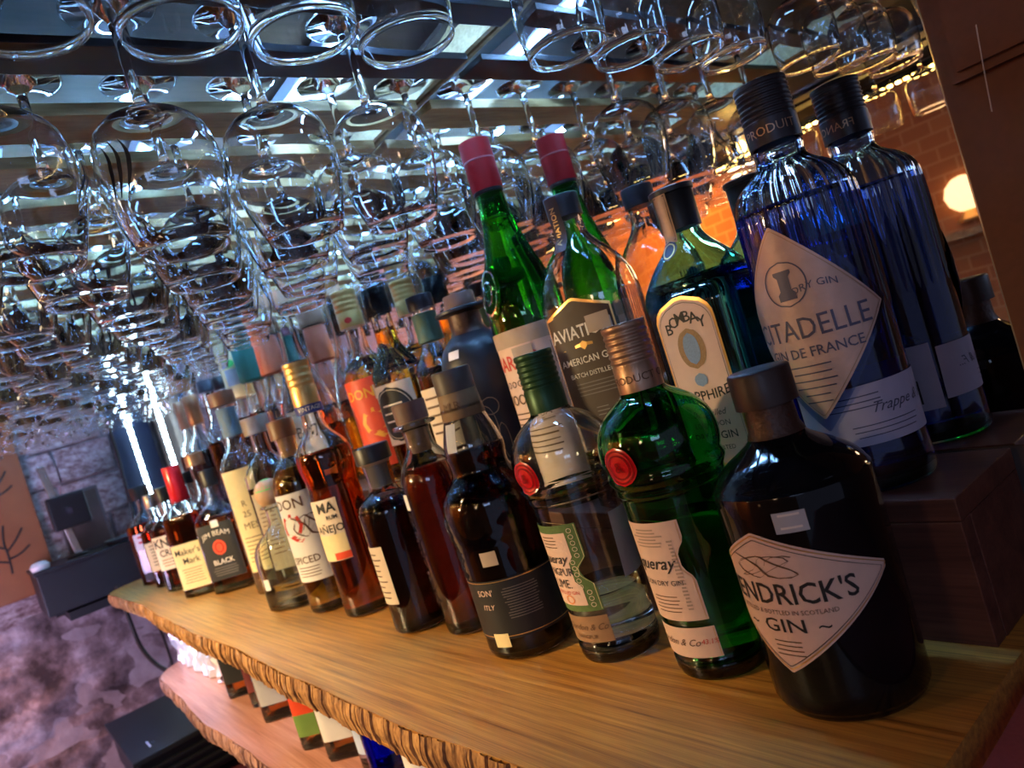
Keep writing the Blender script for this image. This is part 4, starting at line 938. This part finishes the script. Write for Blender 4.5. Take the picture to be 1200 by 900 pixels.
for i, x in enumerate(ROWX[2:]):
    ys = [.410, .300, .195, .085, -.03] if i % 2 == 0 else [.552, .448, .344, .240, .136, .032]
    if i % 2 == 0 and i: ys = [.520] + ys
    k = 0
    for y in ys:
        if i == 0 and y < 0: continue
        if any(math.hypot(x-a, y-b_) < .054+r for a, b_, r in TALL): continue
        if i == 0: hang('copa', 48, -.62, y, near[y])
        elif i < 6: hang('copa', 48 if i < 4 else 24, x, y, 'balloon glass in the %s behind the large hanging ones, %s' % (ROWN[i-1], ORDN[k]), 'crowded hanging balloon glasses')
        else: hang('copa', 24, x, y, 'far balloon glasses glowing blue near the end wall', 'far hanging balloon glasses')
        k += 1
# printed black swirls on two glasses
def swirl(y, ang):
    cu = []
    bm = bmesh.new()
    for k in range(3):
        prev = None
        for i in range(9):
            t = i/8; zz = -.165+.040*t; a = ang + .16*k + .25*math.sin(t*2.4)
            q = .0525 if zz > -.145 else .0525-(-.145-zz)*.28
            wdt = .0016*math.sin(PI*min(.98, t+.02))+.0003
            p = [((q+.0004)*math.cos(a+s_*wdt/q), (q+.0004)*math.sin(a+s_*wdt/q), zz) for s_ in (-1, 1)]
            c_ = [bm.verts.new(v) for v in p]
            if prev: bm.faces.new((prev[0], prev[1], c_[1], c_[0]))
            prev = c_
    return bm
for o in list(C.objects):
    if o.name.startswith('balloon_glass') and o.get('label', '').startswith(('largest', 'large balloon glass at the left')):
        for ang in (-1.25, .9): 
            s_ = bobj('swirl_logo', swirl(0, ang), M_ink, o)
        o.rotation_euler = (0, -.02, 0)

# ---------------------------------------------------------------- far end: LED post, box, phone stand
post = empty('lit_post', (-2.895, .525, .22)); tag(post, 'dark navy upright at the far end carrying a vertical dotted light strip', 'post')
box('upright', (0, 0, 0), (.03, .13, 1.0), plain('navy_paint', (.02, .03, .07), .5, noise=.1), post, .002)
lst = empty('light_strip', (-2.66, .578, .24)); tag(lst, 'second dotted vertical light strip right of the navy upright', 'light')
for yy, post, zo in ((0, post, .09), (0, lst, .12)):
    ch = box('strip_channel', (.0175, yy, zo), (.006, .016, .62), plain('white_channel', (.5, .55, .6), .4, noise=0), post)
    d0 = box('diode', (.0045, 0, -.30), (.004, .013, .016), emit('vertical_led', (.62, .90, 1.0), 26), ch)
    for k in range(1, 24):
        c_ = d0.copy(); C.objects.link(c_); c_.parent = ch; c_.location = (.0045, 0, -.30+k*.026)
bxr = empty('cash_box', (-2.70, .265, -.035)); tag(bxr, 'matte black steel box at the far left end of the shelf', 'box')
M_bx = plain('black_steel', (.012, .013, .016), .5, noise=.15)
box('case', (0, 0, .072), (.30, .30, .125), M_bx, bxr, .003); box('lid', (0, 0, .139), (.31, .31, .010), M_bx, bxr, .002)
for yy in (-.12, .12): box('rubber_foot', (.12, yy, .0045), (.03, .025, .009), M_blkcap, bxr)
ledge = box('wall_bracket', (-2.75, .265, -.048), (.34, .20, .025), M_bx); tag(ledge, 'small dark bracket holding the black box against the stone wall', 'bracket')
st = empty('phone_stand', (-2.66, .24, .108)); tag(st, 'silver stand with a black device standing on the black box', 'stand')
box('silver_bar', (0, -.01, .15), (.012, .022, .30), M_silver, st, .003, Matrix.Rotation(.10, 3, 'X'))
dv = box('black_device', (.022, .01, .145), (.035, .105, .105), plain('black_plastic', (.012, .012, .014), .3, noise=0), st, .008)
box('lens', (.019, .0, .0), (.003, .02, .02), plain('lens_glass', (.03, .03, .04), .08, noise=0), dv, .001)
lathe('round_base', [(0, .03), (.006, .032), (.010, .026), (.012, .008)], M_blkcap, st, 24)
bc = empty('button_speaker', (-2.60, .135, .108)); tag(bc, 'small round white gadget at the corner of the black box', 'gadget')
lathe('shell', [(0, .018), (.004, .024), (.016, .026), (.026, .018), (.029, .006)], plain('white_plastic', (.75, .72, .68), .35, noise=0), bc, 20)
lathe('grille', [(.0285, .0075), (.030, .0070), (.0305, .003)], M_blkcap, bc, 16)
tv = empty('tablet', (-2.74, .29, .108)); tag(tv, 'grey glass tablet leaning behind the silver stand', 'tablet')
box('body', (0, 0, .10), (.010, .13, .20), plain('slate_plastic', (.10, .09, .10), .3, noise=0), tv, .003); box('screen', (.006, 0, .10), (.002, .115, .18), plain('dull_screen', (.10, .075, .07), .12, noise=.1), tv)
dish = empty('card_tray', (-2.62, .37, .108)); tag(dish, 'low black tray lying on the box right of the device', 'tray')
lathe('tray_body', [(0, .040), (.004, .055), (.016, .060), (.018, .056), (.006, .048)], MATS['black_plastic'], dish, 24)
M_cable = plain('black_cable', (.012, .012, .013), .45, noise=0)
tag(tube('power_cable', [(-2.60, .42, .66), (-2.60, .42, .4), (-2.59, .41, .22), (-2.58, .40, .14), (-2.56, .39, .10)], .005, M_cable), 'thin dark cable hanging beside the lit post', 'cable')
tag(tube('power_cable', [(-2.47, .29, .0), (-2.44, .29, -.10), (-2.40, .29, -.20), (-2.25, .32, -.26), (-2.12, .34, -.24)], .006, M_cable), 'thick black cable drooping from the shelf end to the lower shelf', 'cable')
tag(tube('power_cable', [(-2.46, .32, -.02), (-2.36, .33, -.10), (-2.26, .33, -.11), (-2.16, .32, -.18), (-2.12, .31, -.25)], .0035, M_cable), 'thin looping cable between the two shelves', 'cable')
# orange painted board with branch motif
ob = empty('painted_board', (-2.878, .015, .285)); tag(ob, 'orange brown board with black twig pattern at the left edge', 'board')
M_ob = plain('burnt_orange_paint', (.26, .085, .025), .6, noise=.25, nscale=12)
box('board', (0, 0, 0), (.02, .34, .52), M_ob, ob, .003)
for sy, sz, s_ in ((.075, .10, 1), (.06, -.10, 1.2), (-.07, .02, 1.1)):
    br_ = [[(0, -.06), (.005, -.01), (0, .03), (.012, .07)], [(.003, 0), (.03, .02), (.05, .05)], [(0, .01), (-.03, .03), (-.045, .06)], [(.002, -.03), (-.025, -.015), (-.05, -.01)], [(.004, -.02), (.03, -.02), (.055, 0)]]
    for b_ in br_: tube('twig_motif', [(.0105, sy+p[0]*s_, sz+p[1]*s_) for p in b_], .0032, M_ink, ob)
# black amplifier under the lower shelf
am = empty('amplifier', (-2.18, .34, -.46)); tag(am, 'flat black ridged case below the end of the lower shelf', 'case')
box('body', (0, 0, .06), (.42, .36, .10), M_bx, am, .006); box('top_plate', (0, 0, .115), (.44, .38, .014), M_bx, am, .003)
for k in range(4): box('fin', (.213, 0, .028+k*.02), (.008, .34, .007), M_bx, am)
for q in ((-.06, 0), (-.05, .016), (-.05, -.012)): box('white_mark', (.14, q[0]-.08, .1226), (.05 if q[1] == 0 else .008, .005, .001), plain('pale_mark', (.4, .45, .6), .5, noise=0), am)
cb = empty('red_cabinet', (-1.80, .38, -.76)); tag(cb, 'dark red cabinet under the black case and lower shelf', 'cabinet')
M_rc = plain('dark_red_paint', (.10, .022, .03), .45, noise=.15)
box('carcass', (0, .02, .14), (1.30, .40, .30), M_rc, cb, .004); box('door', (-.32, -.19, .14), (.60, .018, .28), M_rc, cb, .004); box('door', (.30, -.19, .14), (.60, .018, .28), M_rc, cb, .004)
# red counter at the right end
ct = empty('red_counter', (.14, .40, -.004)); tag(ct, 'dusty red countertop at the right end of the oak shelf', 'counter')
M_rct = plain('dusty_red_laminate', (.34, .08, .09), .6, noise=.2, nscale=300, bump=.2)
bm = bmesh.new(); vs = [bm.verts.new(p) for p in ((-.326, -.30, 0), (-.328, .0, 0), (-.333, .17, 0), (.3, .17, 0), (.3, -.30, 0))]
f = bm.faces.new(vs[::-1]); r_ = bmesh.ops.extrude_face_region(bm, geom=[f]); bmesh.ops.translate(bm, vec=(0, 0, -.03), verts=[v for v in r_['geom'] if isinstance(v, bmesh.types.BMVert)])
bmesh.ops.recalc_face_normals(bm, faces=bm.faces); bobj('top', bm, M_rct, ct)

# second small glass rail near the front of the canopy (seen in the mirror)
fr = empty('front_glass_rail', (-.85, -.42, .6415)); tag(fr, 'pair of dark rails at the canopy front holding glasses seen in the mirror', 'rack')
for yy in (-.038, .038): box('dark_rail', (0, yy, 0), (.95, .052, .008), M_rail, fr, .001)
for i in range(10):
    hang('coupe', 24, -1.25+i*.088, -.42, 'small wine glasses above the yellow LED line, seen in the mirror', 'mirrored front glasses')
# round wall lamp on the opposite wall
sc = empty('wall_sconce', (-1.13, -2.235, .40)); tag(sc, 'round cream wall lamp reflected near the right edge of the mirror', 'lamp')
M_globe = emit('dim_globe', (1.0, .55, .25), 1.6)
lathe('globe', [(-.075, .004), (-.068, .034), (-.04, .064), (0, .076), (.04, .064), (.068, .034), (.075, .004)], M_globe, sc, 24)
lathe('base', [(-.115, .05), (-.105, .052), (-.075, .022), (-.062, .02)], M_capgold, sc, 20)
wsb = box('wall_shelf', (-1.15, -2.19, .24), (.9, .12, .03), M_slat); tag(wsb, 'small wooden shelf under the round wall lamp across the room', 'shelf')
